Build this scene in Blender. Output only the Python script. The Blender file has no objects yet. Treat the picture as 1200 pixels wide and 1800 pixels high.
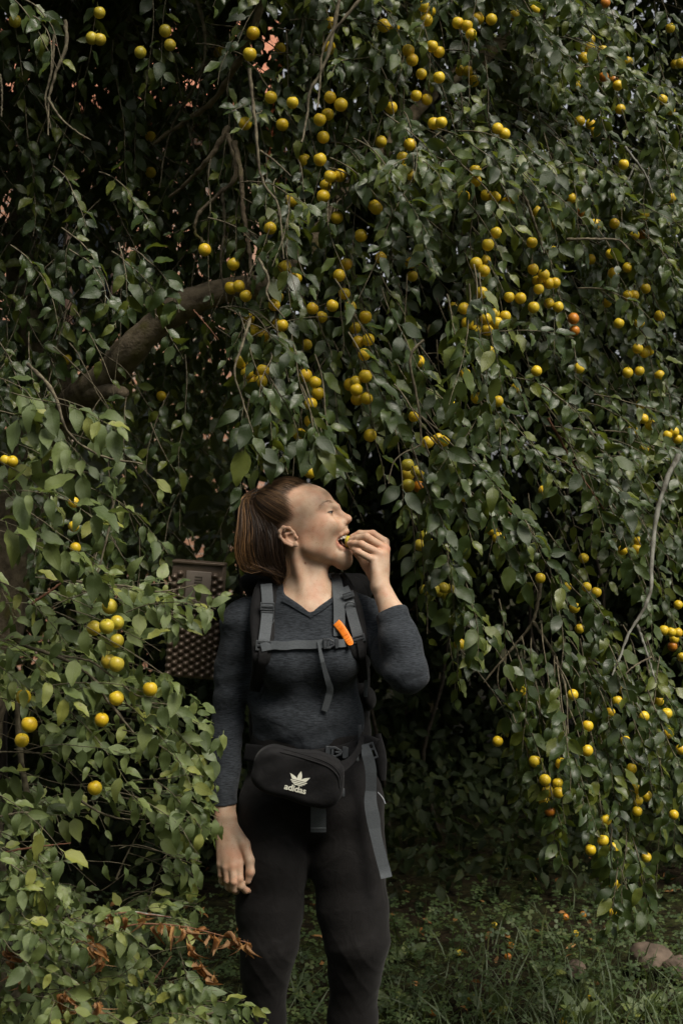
import bpy, bmesh, math, random
import numpy as np
from mathutils import Vector, Matrix
from mathutils.bvhtree import BVHTree

rng = np.random.default_rng(7)
random.seed(7)
SC = bpy.context.scene
COL = SC.collection
R_ = math.radians

# ------------------------------------------------------------------ camera, sky, sun, exposure
CAMZ, F = 1.61, 2500.0
cam_d = bpy.data.cameras.new('camera')
cam = bpy.data.objects.new('camera', cam_d)
COL.objects.link(cam)
cam.location = (0, 0, CAMZ)
cam.rotation_euler = (R_(90), 0, 0)
cam_d.sensor_fit = 'VERTICAL'
cam_d.sensor_height = 36.0
cam_d.sensor_width = 24.0
cam_d.lens = 50.0
cam_d.clip_end = 600
cam_d.dof.use_dof = True
cam_d.dof.focus_distance = 3.5
cam_d.dof.aperture_fstop = 7.1
SC.camera = cam

SUN_DIR = Vector((0.46, -0.50, 0.98)).normalized()
wd = bpy.data.worlds.new('World')
SC.world = wd
wd.use_nodes = True
nt = wd.node_tree
sky = nt.nodes.new('ShaderNodeTexSky')
sky.sky_type = 'NISHITA'
sky.sun_disc = False
sky.sun_elevation = math.asin(SUN_DIR.z)
sky.sun_rotation = math.atan2(SUN_DIR.x, SUN_DIR.y)
sky.air_density = 1.0
sky.dust_density = 4.0
sky.ozone_density = 1.0
hsv = nt.nodes.new('ShaderNodeHueSaturation')      # cloud veil: a whiter sky
hsv.inputs['Saturation'].default_value = 0.16
nt.links.new(sky.outputs[0], hsv.inputs['Color'])
nt.links.new(hsv.outputs[0], nt.nodes['Background'].inputs[0])
nt.nodes['Background'].inputs[1].default_value = 0.10
sun_d = bpy.data.lights.new('sun', 'SUN')
sun_d.energy = 2.8
sun_d.angle = R_(28)
sun_d.color = (1.0, 0.91, 0.78)
sun = bpy.data.objects.new('sun', sun_d)
COL.objects.link(sun)
sun.rotation_euler = SUN_DIR.to_track_quat('Z', 'Y').to_euler()
SC.view_settings.view_transform = 'Standard'
SC.view_settings.look = 'None'
SC.view_settings.gamma = 1.0
SC.view_settings.use_curve_mapping = False
SC.view_settings.exposure = 0.48
SC.cycles.use_denoising = True
SC.cycles.max_bounces = 7
SC.cycles.diffuse_bounces = 3
SC.cycles.glossy_bounces = 3
SC.cycles.transmission_bounces = 4
SC.cycles.transparent_max_bounces = 4

# ------------------------------------------------------------------ helpers
def W(u, v, y):
    return np.array([(u - 600) / F * y, y, CAMZ - (v - 900) / F * y])

def tag(o, label=None, cat=None, group=None, kind=None):
    if label: o['label'] = label
    if cat: o['category'] = cat
    if group: o['group'] = group
    if kind: o['kind'] = kind
    return o

def empty(name, loc=(0, 0, 0)):
    o = bpy.data.objects.new(name, None)
    o.empty_display_size = 0.1
    COL.objects.link(o)
    o.location = loc
    return o

def link(o, parent=None):
    COL.objects.link(o)
    if parent is not None:
        o.parent = parent
        if parent.type == 'EMPTY' or parent.parent is None:
            o.matrix_parent_inverse = Matrix.Translation(-Vector(parent.location))
    return o

def mesh_np(name, V, Fq, mats=(), smooth=True, uv=None, attrs=None, cols=None):
    """V (n,3), Fq list of (m,k) index arrays"""
    me = bpy.data.meshes.new(name)
    if not isinstance(Fq, list): Fq = [Fq]
    Fq = [np.asarray(f, dtype=np.int32) for f in Fq if len(f)]
    nl = sum(f.size for f in Fq)
    npoly = sum(len(f) for f in Fq)
    me.vertices.add(len(V)); me.loops.add(nl); me.polygons.add(npoly)
    me.vertices.foreach_set('co', np.asarray(V, dtype=np.float32).ravel())
    idx = np.concatenate([f.ravel() for f in Fq])
    me.loops.foreach_set('vertex_index', idx)
    st, tot, s = [], [], 0
    for f in Fq:
        k = f.shape[1]
        st.append(s + np.arange(len(f)) * k); tot.append(np.full(len(f), k)); s += f.size
    me.polygons.foreach_set('loop_start', np.concatenate(st).astype(np.int32))
    me.polygons.foreach_set('loop_total', np.concatenate(tot).astype(np.int32))
    me.polygons.foreach_set('use_smooth', np.full(npoly, smooth))
    if uv is not None:
        l = me.uv_layers.new(name='UVMap')
        l.data.foreach_set('uv', np.asarray(uv, dtype=np.float32)[idx].ravel())
    for k, a in (attrs or {}).items():
        at = me.attributes.new(k, 'FLOAT', 'POINT')
        at.data.foreach_set('value', np.asarray(a, dtype=np.float32))
    for k, a in (cols or {}).items():
        at = me.attributes.new(k, 'FLOAT_COLOR', 'POINT')
        at.data.foreach_set('color', np.asarray(a, dtype=np.float32).ravel())
    for m in mats: me.materials.append(m)
    me.update(calc_edges=True)
    me.validate()
    return me

def obj_np(name, V, Fq, mats=(), parent=None, **kw):
    me = mesh_np(name, V, Fq, mats if isinstance(mats, (list, tuple)) else [mats], **kw)
    return link(bpy.data.objects.new(name, me), parent)

def obj_bm(name, bm, mat, parent=None, smooth=True):
    me = bpy.data.meshes.new(name)
    bmesh.ops.recalc_face_normals(bm, faces=bm.faces[:])
    bm.to_mesh(me); bm.free()
    for p in me.polygons: p.use_smooth = smooth
    for m in (mat if isinstance(mat, (list, tuple)) else [mat]): me.materials.append(m)
    return link(bpy.data.objects.new(name, me), parent)

def nrm(a):
    return a / np.maximum(np.linalg.norm(a, axis=-1, keepdims=True), 1e-9)

def catmull(P, n):
    P = np.asarray(P, float)
    if len(P) == 2:
        t = np.linspace(0, 1, n)[:, None]
        return P[0] * (1 - t) + P[1] * t
    Q = np.vstack([2 * P[0] - P[1], P, 2 * P[-1] - P[-2]])
    seg = len(P) - 1
    ts = np.linspace(0, seg - 1e-6, n)
    i = ts.astype(int); t = (ts - i)[:, None]
    a, b, c, d = Q[i], Q[i + 1], Q[i + 2], Q[i + 3]
    return 0.5 * (2 * b + (c - a) * t + (2 * a - 5 * b + 4 * c - d) * t * t + (3 * b - a - 3 * c + d) * t ** 3)

def frames(P):
    T = np.gradient(P, axis=0); T = nrm(T)
    up = np.array([0.13, 0.9, 0.31])
    N = nrm(np.cross(T, up)); B = np.cross(T, N)
    return T, N, B

def tube(P, r, sides=6, cap=True):
    P = np.asarray(P, float); n = len(P)
    r = np.broadcast_to(np.asarray(r, float), (n,))
    T, N, B = frames(P)
    a = np.arange(sides) / sides * 2 * math.pi
    V = P[:, None] + r[:, None, None] * (np.cos(a)[None, :, None] * N[:, None] + np.sin(a)[None, :, None] * B[:, None])
    V = V.reshape(-1, 3)
    i = np.arange(n - 1)[:, None] * sides; j = np.arange(sides)[None]; k = (j + 1) % sides
    Q = np.stack([i + j, i + k, i + sides + k, i + sides + j], -1).reshape(-1, 4)
    return V, Q

class Bag:
    """collects pieces into one mesh"""
    def __init__(s): s.V = []; s.Q = {}; s.n = 0; s.A = []
    def add(s, V, Q, a=0.0):
        Qs = Q if isinstance(Q, list) else [Q]
        for q in Qs:
            q = np.asarray(q)
            s.Q.setdefault(q.shape[1], []).append(q + s.n)
        s.V.append(np.asarray(V)); s.A.append(np.full(len(V), a)); s.n += len(V)
    def get(s):
        return np.vstack(s.V), [np.vstack(v) for v in s.Q.values()], np.concatenate(s.A)
    def build(s, name, mat, parent=None, smooth=True):
        V, Q, A = s.get()
        return obj_np(name, V, Q, mat, parent, smooth=smooth, attrs={'rnd': A})

def box_vq(c, half, axes=None, bev=0.0):
    """bevelled box -> V,Q lists via bmesh"""
    bm = bmesh.new()
    bmesh.ops.create_cube(bm, size=2.0)
    for v in bm.verts: v.co = Vector((v.co.x * half[0], v.co.y * half[1], v.co.z * half[2]))
    if bev > 0:
        bmesh.ops.bevel(bm, geom=bm.edges[:], offset=bev, segments=2, affect='EDGES', profile=0.5)
    bm.verts.index_update()
    V = np.array([v.co[:] for v in bm.verts])
    Q = {}
    for f in bm.faces: Q.setdefault(len(f.verts), []).append([v.index for v in f.verts])
    bm.free()
    if axes is not None: V = V @ np.asarray(axes)
    return V + np.asarray(c), [np.array(q) for q in Q.values()]

def inpoly(poly, u, v):
    poly = np.asarray(poly, float); u = np.asarray(u, float); v = np.asarray(v, float)
    c = np.zeros(u.shape, bool); n = len(poly); j = n - 1
    for i in range(n):
        xi, yi = poly[i]; xj, yj = poly[j]
        if yi != yj:
            c ^= ((yi > v) != (yj > v)) & (u < (xj - xi) * (v - yi) / (yj - yi) + xi)
        j = i
    return c

# ------------------------------------------------------------------ materials
def mat(name, base=(0.5, 0.5, 0.5), rough=0.6, spec=0.5, metal=0.0):
    m = bpy.data.materials.new(name); m.use_nodes = True
    b = m.node_tree.nodes['Principled BSDF']
    b.inputs['Base Color'].default_value = (*base, 1)
    b.inputs['Roughness'].default_value = rough
    b.inputs['Specular IOR Level'].default_value = spec
    b.inputs['Metallic'].default_value = metal
    return m, m.node_tree, b

def nd(t, typ, **kw):
    n = t.nodes.new(typ)
    for k, v in kw.items():
        if k in n.inputs: n.inputs[k].default_value = v
        else: setattr(n, k, v)
    return n

def ramp(t, stops):
    r = t.nodes.new('ShaderNodeValToRGB')
    e = r.color_ramp.elements
    e[0].position, e[0].color = stops[0][0], (*stops[0][1], 1)
    e[1].position, e[1].color = stops[-1][0], (*stops[-1][1], 1)
    for p, c in stops[1:-1]:
        x = e.new(p); x.color = (*c, 1)
    return r

def mixc(t, fac, a, b, typ='MIX'):
    n = t.nodes.new('ShaderNodeMix'); n.data_type = 'RGBA'; n.blend_type = typ
    L = t.links
    for s, i in ((fac, 0), (a, 6), (b, 7)):
        if hasattr(s, 'links'): L.new(s, n.inputs[i])
        elif i == 0: n.inputs[0].default_value = s
        else: n.inputs[i].default_value = (*s, 1)
    return n.outputs[2]

def bump(t, b, h, strength=0.3, dist=0.002):
    n = nd(t, 'ShaderNodeBump', Strength=strength, Distance=dist)
    t.links.new(h, n.inputs['Height']); t.links.new(n.outputs[0], b.inputs['Normal'])

def noise_mat(name, c1, c2, scale=20, rough=0.7, spec=0.3, stretch=(1, 1, 1), bstr=0.3, bd=0.002, detail=4, lo=0.35, hi=0.65):
    m, t, b = mat(name, c1, rough, spec)
    tc = nd(t, 'ShaderNodeTexCoord'); mp = nd(t, 'ShaderNodeMapping')
    mp.inputs['Scale'].default_value = stretch
    t.links.new(tc.outputs['Object'], mp.inputs[0])
    n = nd(t, 'ShaderNodeTexNoise', Scale=scale, Detail=detail)
    t.links.new(mp.outputs[0], n.inputs['Vector'])
    r = ramp(t, [(lo, c1), (hi, c2)])
    t.links.new(n.outputs[0], r.inputs[0]); t.links.new(r.outputs[0], b.inputs['Base Color'])
    if bstr: bump(t, b, n.outputs[0], bstr, bd)
    return m

def leaf_material(name, stops, back, trans, rough=0.42, spec=0.52):
    """waxy leaf: per-leaf hue, pale veins from uv, paler underside, light shining through"""
    m, t, b = mat(name, stops[0][1], rough, spec)
    L = t.links
    at = nd(t, 'ShaderNodeAttribute', attribute_name='rnd')
    oi = nd(t, 'ShaderNodeObjectInfo')
    ad = nd(t, 'ShaderNodeMath', operation='ADD'); L.new(at.outputs['Fac'], ad.inputs[0]); L.new(oi.outputs['Random'], ad.inputs[1])
    fr = nd(t, 'ShaderNodeMath', operation='FRACT'); L.new(ad.outputs[0], fr.inputs[0])
    rp = ramp(t, stops); L.new(fr.outputs[0], rp.inputs[0])
    uv = nd(t, 'ShaderNodeTexCoord')
    sp = nd(t, 'ShaderNodeSeparateXYZ'); L.new(uv.outputs['UV'], sp.inputs[0])
    # side veins: slanted stripes |v| mirrored
    dv = nd(t, 'ShaderNodeMath', operation='SUBTRACT'); L.new(sp.outputs[1], dv.inputs[0]); dv.inputs[1].default_value = 0.5
    ab = nd(t, 'ShaderNodeMath', operation='ABSOLUTE'); L.new(dv.outputs[0], ab.inputs[0])
    mu = nd(t, 'ShaderNodeMath', operation='MULTIPLY_ADD'); L.new(ab.outputs[0], mu.inputs[0]); mu.inputs[1].default_value = -0.55; L.new(sp.outputs[0], mu.inputs[2])
    si = nd(t, 'ShaderNodeMath', operation='MULTIPLY'); L.new(mu.outputs[0], si.inputs[0]); si.inputs[1].default_value = 52.0
    sn = nd(t, 'ShaderNodeMath', operation='SINE'); L.new(si.outputs[0], sn.inputs[0])
    gt = nd(t, 'ShaderNodeMapRange'); L.new(sn.outputs[0], gt.inputs[0]); gt.inputs[1].default_value = 0.75; gt.inputs[2].default_value = 1.0
    mr = nd(t, 'ShaderNodeMapRange'); L.new(ab.outputs[0], mr.inputs[0]); mr.inputs[1].default_value = 0.035; mr.inputs[2].default_value = 0.012
    mx = nd(t, 'ShaderNodeMath', operation='MAXIMUM'); L.new(gt.outputs[0], mx.inputs[0]); L.new(mr.outputs[0], mx.inputs[1])
    nz = nd(t, 'ShaderNodeTexNoise', Scale=90.0, Detail=3.0)
    tc2 = uv
    L.new(tc2.outputs['Object'], nz.inputs['Vector'])
    mott = mixc(t, 0.35, rp.outputs[0], nz.outputs[0], 'OVERLAY')
    vf = nd(t, 'ShaderNodeMath', operation='MULTIPLY'); L.new(mx.outputs[0], vf.inputs[0]); vf.inputs[1].default_value = 0.20
    vein = mixc(t, vf.outputs[0], mott, back)
    ge = nd(t, 'ShaderNodeNewGeometry')
    sn1 = nd(t, 'ShaderNodeTexNoise', Scale=150.0, Detail=2.0); L.new(uv.outputs['Object'], sn1.inputs[0])
    sr = ramp(t, [(0.66, (0, 0, 0)), (0.71, (1, 1, 1))]); L.new(sn1.outputs[0], sr.inputs[0])
    sg = nd(t, 'ShaderNodeMath', operation='GREATER_THAN'); L.new(fr.outputs[0], sg.inputs[0]); sg.inputs[1].default_value = 0.45
    sm = nd(t, 'ShaderNodeMath', operation='MULTIPLY'); L.new(sr.outputs[0], sm.inputs[0]); L.new(sg.outputs[0], sm.inputs[1])
    sm2 = nd(t, 'ShaderNodeMath', operation='MULTIPLY'); L.new(sm.outputs[0], sm2.inputs[0]); sm2.inputs[1].default_value = 0.8
    vein = mixc(t, sm2.outputs[0], vein, (0.10, 0.060, 0.022))
    side = mixc(t, ge.outputs['Backfacing'], vein, back)
    L.new(side, b.inputs['Base Color'])
    rv = nd(t, 'ShaderNodeMapRange'); L.new(nz.outputs[0], rv.inputs[0]); rv.inputs[3].default_value = rough - 0.1; rv.inputs[4].default_value = rough + 0.14
    L.new(rv.outputs[0], b.inputs['Roughness'])
    hh = nd(t, 'ShaderNodeMath', operation='MULTIPLY_ADD'); L.new(mx.outputs[0], hh.inputs[0]); hh.inputs[1].default_value = -0.35; L.new(nz.outputs[0], hh.inputs[2])
    bump(t, b, hh.outputs[0], 0.5, 0.0012)
    tr = nd(t, 'ShaderNodeBsdfTranslucent'); 
    tcol = mixc(t, 0.5, trans, rp.outputs[0]); L.new(tcol, tr.inputs[0])
    ms = nd(t, 'ShaderNodeMixShader'); ms.inputs[0].default_value = 0.32
    L.new(b.outputs[0], ms.inputs[1]); L.new(tr.outputs[0], ms.inputs[2])
    L.new(ms.outputs[0], t.nodes['Material Output'].inputs[0])
    return m

M = {}
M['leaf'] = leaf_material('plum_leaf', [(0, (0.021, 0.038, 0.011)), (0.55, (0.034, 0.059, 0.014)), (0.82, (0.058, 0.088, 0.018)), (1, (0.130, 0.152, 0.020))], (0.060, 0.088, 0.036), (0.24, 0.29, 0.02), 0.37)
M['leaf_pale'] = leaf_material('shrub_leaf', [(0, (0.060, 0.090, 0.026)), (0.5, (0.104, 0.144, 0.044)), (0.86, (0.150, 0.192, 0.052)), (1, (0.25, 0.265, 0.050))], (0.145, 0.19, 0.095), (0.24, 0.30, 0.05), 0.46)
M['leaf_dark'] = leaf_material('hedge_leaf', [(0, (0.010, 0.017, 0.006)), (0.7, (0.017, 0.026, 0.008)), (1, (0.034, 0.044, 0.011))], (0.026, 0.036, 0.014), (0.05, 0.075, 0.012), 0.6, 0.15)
M['leaf_far'] = leaf_material('far_leaf', [(0, (0.06, 0.09, 0.03)), (0.6, (0.10, 0.13, 0.04)), (1, (0.17, 0.19, 0.07))], (0.13, 0.16, 0.08), (0.3, 0.34, 0.06))
M['leaf_dead'] = leaf_material('withered_leaf', [(0, (0.20, 0.085, 0.025)), (0.4, (0.38, 0.165, 0.042)), (1, (0.50, 0.29, 0.11))], (0.32, 0.18, 0.08), (0.35, 0.14, 0.03), 0.7)
M['twig'] = noise_mat('twig_bark', (0.055, 0.045, 0.030), (0.16, 0.14, 0.09), 60, 0.85, 0.2)
M['twig_pale'] = noise_mat('pale_bark', (0.075, 0.07, 0.055), (0.24, 0.24, 0.205), 45, 0.85, 0.2, (1, 1, 0.6), 0.6)
M['twig_dark'] = noise_mat('shaded_bark', (0.018, 0.015, 0.011), (0.05, 0.042, 0.03), 50, 0.9, 0.1)  # twig bark darkened to carry the shade inside the hedge
M['twig_red'] = noise_mat('red_bark', (0.09, 0.04, 0.022), (0.17, 0.085, 0.05), 45, 0.8, 0.2)
def limb_mat():
    m, t, b = mat('limb_bark', (0.06, 0.045, 0.03), 0.9, 0.2)
    tc = nd(t, 'ShaderNodeTexCoord')
    n1 = nd(t, 'ShaderNodeTexNoise', Scale=28.0, Detail=6.0); t.links.new(tc.outputs['Object'], n1.inputs[0])
    n2 = nd(t, 'ShaderNodeTexNoise', Scale=9.0, Detail=5.0); t.links.new(tc.outputs['Object'], n2.inputs[0])
    v = nd(t, 'ShaderNodeTexNoise', Scale=110.0, Detail=3.0); t.links.new(tc.outputs['Object'], v.inputs[0])
    r = ramp(t, [(0.3, (0.085, 0.066, 0.044)), (0.7, (0.26, 0.21, 0.14))]); t.links.new(n1.outputs[0], r.inputs[0])
    r2 = ramp(t, [(0.56, (0, 0, 0)), (0.70, (0.8, 0.8, 0.8))]); t.links.new(n2.outputs[0], r2.inputs[0])
    c = mixc(t, r2.outputs[0], r.outputs[0], (0.13, 0.12, 0.025))
    t.links.new(c, b.inputs['Base Color'])
    s = nd(t, 'ShaderNodeMath', operation='ADD'); t.links.new(n1.outputs[0], s.inputs[0]); t.links.new(v.outputs[0], s.inputs[1])
    bump(t, b, s.outputs[0], 0.6, 0.006)
    return m
M['limb'] = limb_mat()

def plum_mat(name, c1, c2, blush):
    m, t, b = mat(name, c1, 0.36, 0.5)
    oi = nd(t, 'ShaderNodeObjectInfo'); tc = nd(t, 'ShaderNodeTexCoord')
    cc = mixc(t, oi.outputs['Random'], c1, c2)
    ofs = nd(t, 'ShaderNodeVectorMath', operation='MULTIPLY_ADD')
    t.links.new(oi.outputs['Random'], ofs.inputs[0]); ofs.inputs[1].default_value = (9, 5, 7); t.links.new(tc.outputs['Object'], ofs.inputs[2])
    n = nd(t, 'ShaderNodeTexNoise', Scale=38.0, Detail=3.0); t.links.new(ofs.outputs[0], n.inputs[0])
    r = ramp(t, [(0.52, (0, 0, 0)), (0.72, (1, 1, 1))]); t.links.new(n.outputs[0], r.inputs[0])
    f = nd(t, 'ShaderNodeMath', operation='MULTIPLY'); t.links.new(r.outputs[0], f.inputs[0]); f.inputs[1].default_value = 0.7
    c3 = mixc(t, f.outputs[0], cc, blush)
    n2 = nd(t, 'ShaderNodeTexNoise', Scale=420.0, Detail=1.0); t.links.new(ofs.outputs[0], n2.inputs[0])
    r2 = ramp(t, [(0.66, (0, 0, 0)), (0.70, (1, 1, 1))]); t.links.new(n2.outputs[0], r2.inputs[0])
    f2 = nd(t, 'ShaderNodeMath', operation='MULTIPLY'); t.links.new(r2.outputs[0], f2.inputs[0]); f2.inputs[1].default_value = 0.35
    c4 = mixc(t, f2.outputs[0], c3, (0.25, 0.12, 0.02))
    n3 = nd(t, 'ShaderNodeTexNoise', Scale=60.0, Detail=4.0); t.links.new(ofs.outputs[0], n3.inputs[0])
    rr = nd(t, 'ShaderNodeMapRange'); t.links.new(n3.outputs[0], rr.inputs[0]); rr.inputs[3].default_value = 0.28; rr.inputs[4].default_value = 0.55
    t.links.new(rr.outputs[0], b.inputs['Roughness'])
    t.links.new(c4, b.inputs['Base Color'])
    b.inputs['Subsurface Weight'].default_value = 0.18
    b.inputs['Subsurface Radius'].default_value = (0.006, 0.004, 0.001)
    return m
M['plum_y'] = plum_mat('ripe_plum', (0.60, 0.420, 0.014), (0.68, 0.50, 0.028), (0.64, 0.34, 0.016))
M['plum_g'] = plum_mat('unripe_plum', (0.40, 0.36, 0.03), (0.55, 0.42, 0.04), (0.60, 0.38, 0.02))
M['plum_o'] = plum_mat('overripe_plum', (0.50, 0.20, 0.012), (0.48, 0.17, 0.015), (0.20, 0.05, 0.015))
M['stalk'], _, _ = mat('stalk', (0.12, 0.13, 0.03), 0.6)
# ------------------------------------------------------------------ implicit-surface modelling (smooth bodies and cloth)
class SDF:
    def __init__(s): s.p = []
    def _add(s, f, lo, hi, op, k): s.p.append((f, np.asarray(lo, float), np.asarray(hi, float), op, k))
    def cap(s, a, b, r1, r2=None, k=0.02, op='u', fl=None):
        r2 = r1 if r2 is None else r2
        a = np.asarray(a, float); b = np.asarray(b, float); ab = b - a; L2 = max(ab @ ab, 1e-12)
        def f(P):
            t = np.clip(((P - a) @ ab) / L2, 0, 1)
            return np.linalg.norm(P - a - t[:, None] * ab, axis=1) - (r1 + (r2 - r1) * t)
        R = max(r1, r2)
        s._add(f, np.minimum(a, b) - R, np.maximum(a, b) + R, op, k); return s
    def chain(s, pts, rs, k=0.004, op='u'):
        for i in range(len(pts) - 1): s.cap(pts[i], pts[i + 1], rs[i], rs[i + 1], k, op)
    def ell(s, c, r, ax=None, k=0.02, op='u'):
        c = np.asarray(c, float); r = np.asarray(r, float); ax = np.eye(3) if ax is None else np.asarray(ax)
        def f(P):
            q = (P - c) @ ax.T
            k0 = np.linalg.norm(q / r, axis=1); k1 = np.linalg.norm(q / (r * r), axis=1)
            return k0 * (k0 - 1) / np.maximum(k1, 1e-9)
        R = np.abs(ax.T) @ r
        s._add(f, c - R, c + R, op, k); return s
    def box(s, c, h, rnd=0.01, ax=None, k=0.01, op='u'):
        c = np.asarray(c, float); h = np.asarray(h, float) - rnd; ax = np.eye(3) if ax is None else np.asarray(ax)
        def f(P):
            q = np.abs((P - c) @ ax.T) - h
            return np.linalg.norm(np.maximum(q, 0), axis=1) + np.minimum(q.max(1), 0) - rnd
        R = np.abs(ax.T) @ (h + rnd)
        s._add(f, c - R, c + R, op, k); return s
    def fn(s, f, lo, hi, op='u', k=0.01): s._add(f, lo, hi, op, k); return s
    def ev(s, P, lo=None, hi=None, m=0.0):
        d = np.full(len(P), 1.0)
        for f, l, h, op, k in s.p:
            if lo is not None and (np.any(l - k - m > hi) or np.any(h + k + m < lo)): continue
            e = f(P)
            if op == 'u':
                q = np.maximum(k - np.abs(d - e), 0) / k; d = np.minimum(d, e) - q * q * k * 0.25
            elif op == 's':
                e = -e; q = np.maximum(k - np.abs(d - e), 0) / k; d = np.maximum(d, e) + q * q * k * 0.25
            else:
                d = np.maximum(d, e)
        return d

def surface(sdf, lo, hi, h, zmap=None, zmax=1.0):
    """sparse surface nets -> V, quads"""
    lo = np.asarray(lo, float); hi = np.asarray(hi, float)
    h = np.broadcast_to(np.asarray(h, float), (3,)).copy()
    B = 8; bs = h * B
    nb = np.ceil((hi - lo) / bs).astype(int)
    g = np.stack(np.meshgrid(*[np.arange(n) for n in nb], indexing='ij'), -1).reshape(-1, 3)
    C = lo + (g + 0.5) * bs
    if zmap is not None: C[:, 2] = zmap(C[:, 2])
    rad = np.linalg.norm(bs * (1, 1, zmax)) * 0.5
    d = np.concatenate([sdf.ev(c) for c in np.array_split(C, max(1, len(C) // 40000))])
    g = g[np.abs(d) < rad * 1.5]
    N = nb * B + 2
    sup = g // 3
    key = (sup[:, 0] * 1000 + sup[:, 1]) * 1000 + sup[:, 2]
    order = np.argsort(key, kind='stable'); g = g[order]; key = key[order]
    cuts = np.flatnonzero(np.diff(key)) + 1
    loc = np.stack(np.meshgrid(*[np.arange(B + 1)] * 3, indexing='ij'), -1)
    ids, pos, edges = [], [], []
    corner = np.array([[i, j, k] for i in (0, 1) for j in (0, 1) for k in (0, 1)])
    epairs = [(a, b) for a in range(8) for b in range(a + 1, 8) if np.abs(corner[a] - corner[b]).sum() == 1]
    for gg in np.split(g, cuts):
        idx = gg[:, None, None, None, :] * B + loc[None]
        P = lo + idx * h
        if zmap is not None: P[..., 2] = zmap(P[..., 2])
        Pf = P.reshape(-1, 3)
        D = sdf.ev(Pf, Pf.min(0), Pf.max(0), 2.5 * h.max() * zmax).reshape(P.shape[:-1])
        D = np.where(D == 0, 1e-9, D)
        S = D < 0
        cs = [D[:, i:B + i, j:B + j, k:B + k] for i, j, k in corner]
        ss = sum((c < 0).astype(np.int8) for c in cs)
        act = (ss > 0) & (ss < 8)
        if not act.any(): continue
        vals = np.stack([c[act] for c in cs], -1)
        ci = idx[:, :B, :B, :B][act]
        acc = np.zeros((len(vals), 3)); cnt = np.zeros(len(vals))
        for a, b in epairs:
            va, vb = vals[:, a], vals[:, b]
            m = (va < 0) != (vb < 0)
            t = np.where(m, va / np.where(m, va - vb, 1), 0)
            acc += m[:, None] * (corner[a] + t[:, None] * (corner[b] - corner[a])); cnt += m
        pos.append(lo + (ci + acc / cnt[:, None]) * h)
        ids.append((ci[:, 0] * N[1] + ci[:, 1]) * N[2] + ci[:, 2])
        for ax in range(3):
            o = [0, 0, 0]; o[ax] = 1
            a = S[:, :B, :B, :B]; b = S[:, o[0]:B + o[0], o[1]:B + o[1], o[2]:B + o[2]]
            m = a != b
            edges.append((ax, idx[:, :B, :B, :B][m], a[m]))
    ids = np.concatenate(ids); pos = np.vstack(pos)
    o = np.argsort(ids); ids = ids[o]; pos = pos[o]
    if zmap is not None: pos[:, 2] = zmap(pos[:, 2])
    lin = lambda c: (c[:, 0] * N[1] + c[:, 1]) * N[2] + c[:, 2]
    Q = []
    for ax, c, a in edges:
        if not len(c): continue
        b1, b2 = (ax + 1) % 3, (ax + 2) % 3
        e1 = np.eye(3, dtype=int)[b1]; e2 = np.eye(3, dtype=int)[b2]
        q = np.stack([lin(c - e1 - e2), lin(c - e2), lin(c), lin(c - e1)], -1)
        q = np.where(a[:, None], q, q[:, ::-1])
        k = np.searchsorted(ids, q); k = np.minimum(k, len(ids) - 1)
        ok = (ids[k] == q).all(1)
        Q.append(k[ok])
    return pos, np.vstack(Q)

def relax(V, Q, it=2, lam=0.5):
    n = len(V)
    e = np.vstack([Q[:, [0, 1]], Q[:, [1, 2]], Q[:, [2, 3]], Q[:, [3, 0]]])
    for i in range(it):
        for l in (lam, -lam * 1.03):
            s = np.zeros_like(V); c = np.zeros(n)
            for k in range(3): s[:, k] = np.bincount(e[:, 0], V[e[:, 1], k], n) + np.bincount(e[:, 1], V[e[:, 0], k], n)
            c = np.bincount(e[:, 0], minlength=n) + np.bincount(e[:, 1], minlength=n)
            V = V + l * (s / np.maximum(c, 1)[:, None] - V)
    return V
# ------------------------------------------------------------------ the woman
YB = 3.66
PSI = R_(78)
hA = np.array([math.sin(PSI), -math.cos(PSI), 0.0])      # the way she faces
hS = np.array([-math.cos(PSI), -math.sin(PSI), 0.0])     # her right side, towards the viewer
hZ = np.array([0, 0, 1.0])
HO = W(530, 915, YB)
def H(a, s, z): return HO + a * hA + s * hS + z * hZ
def az(u, v, s=0.0):
    k = (u - 600) / F
    a = (k * (YB - s * math.sin(PSI)) - HO[0] + s * math.cos(PSI)) / (math.sin(PSI) + k * math.cos(PSI))
    y = YB - a * math.cos(PSI) - s * math.sin(PSI)
    return a, (CAMZ - (v - 900) / F * y) - HO[2]
def Hp(u, v, s=0.0):
    a, z = az(u, v, s); return H(a, s, z)
def Hb(u, v, s):
    a, z = az(u, v, s); return H(a, s, z), H(a, -s, z)
def tilt(deg):
    t = R_(deg)
    return np.array([hA * math.cos(t) + hZ * math.sin(t), hS, -hA * math.sin(t) + hZ * math.cos(t)])

def torso(S, f):
    S.ell(W(541, 1135, 3.66), (0.143 + f, 0.105 + f, 0.185 + f), k=0.03)
    S.ell(W(540, 1265, 3.66), (0.145 + f, 0.105 + f, 0.14 + f), k=0.04)
    S.cap(W(432, 1092, 3.67), W(648, 1090, 3.67), 0.048 + f, k=0.045)
    S.cap(W(545, 1040, 3.68), W(425, 1090, 3.68), 0.040 + f, 0.046 + f, k=0.03)
    S.cap(W(545, 1040, 3.68), W(652, 1086, 3.68), 0.040 + f, 0.046 + f, k=0.03)
    for u in (497, 589):
        S.ell(W(u, 1163, 3.575), (0.062 + f, 0.052 + f, 0.06 + f), k=0.05)

ARM_R = [W(420, 1102, 3.67), W(407, 1180, 3.68), W(401, 1265, 3.68), W(397, 1340, 3.65), W(396, 1432, 3.61)]
ARM_L = [W(652, 1102, 3.66), W(690, 1150, 3.555), W(716, 1180, 3.46), W(704, 1130, 3.49), W(668, 1032, 3.57)]

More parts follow.
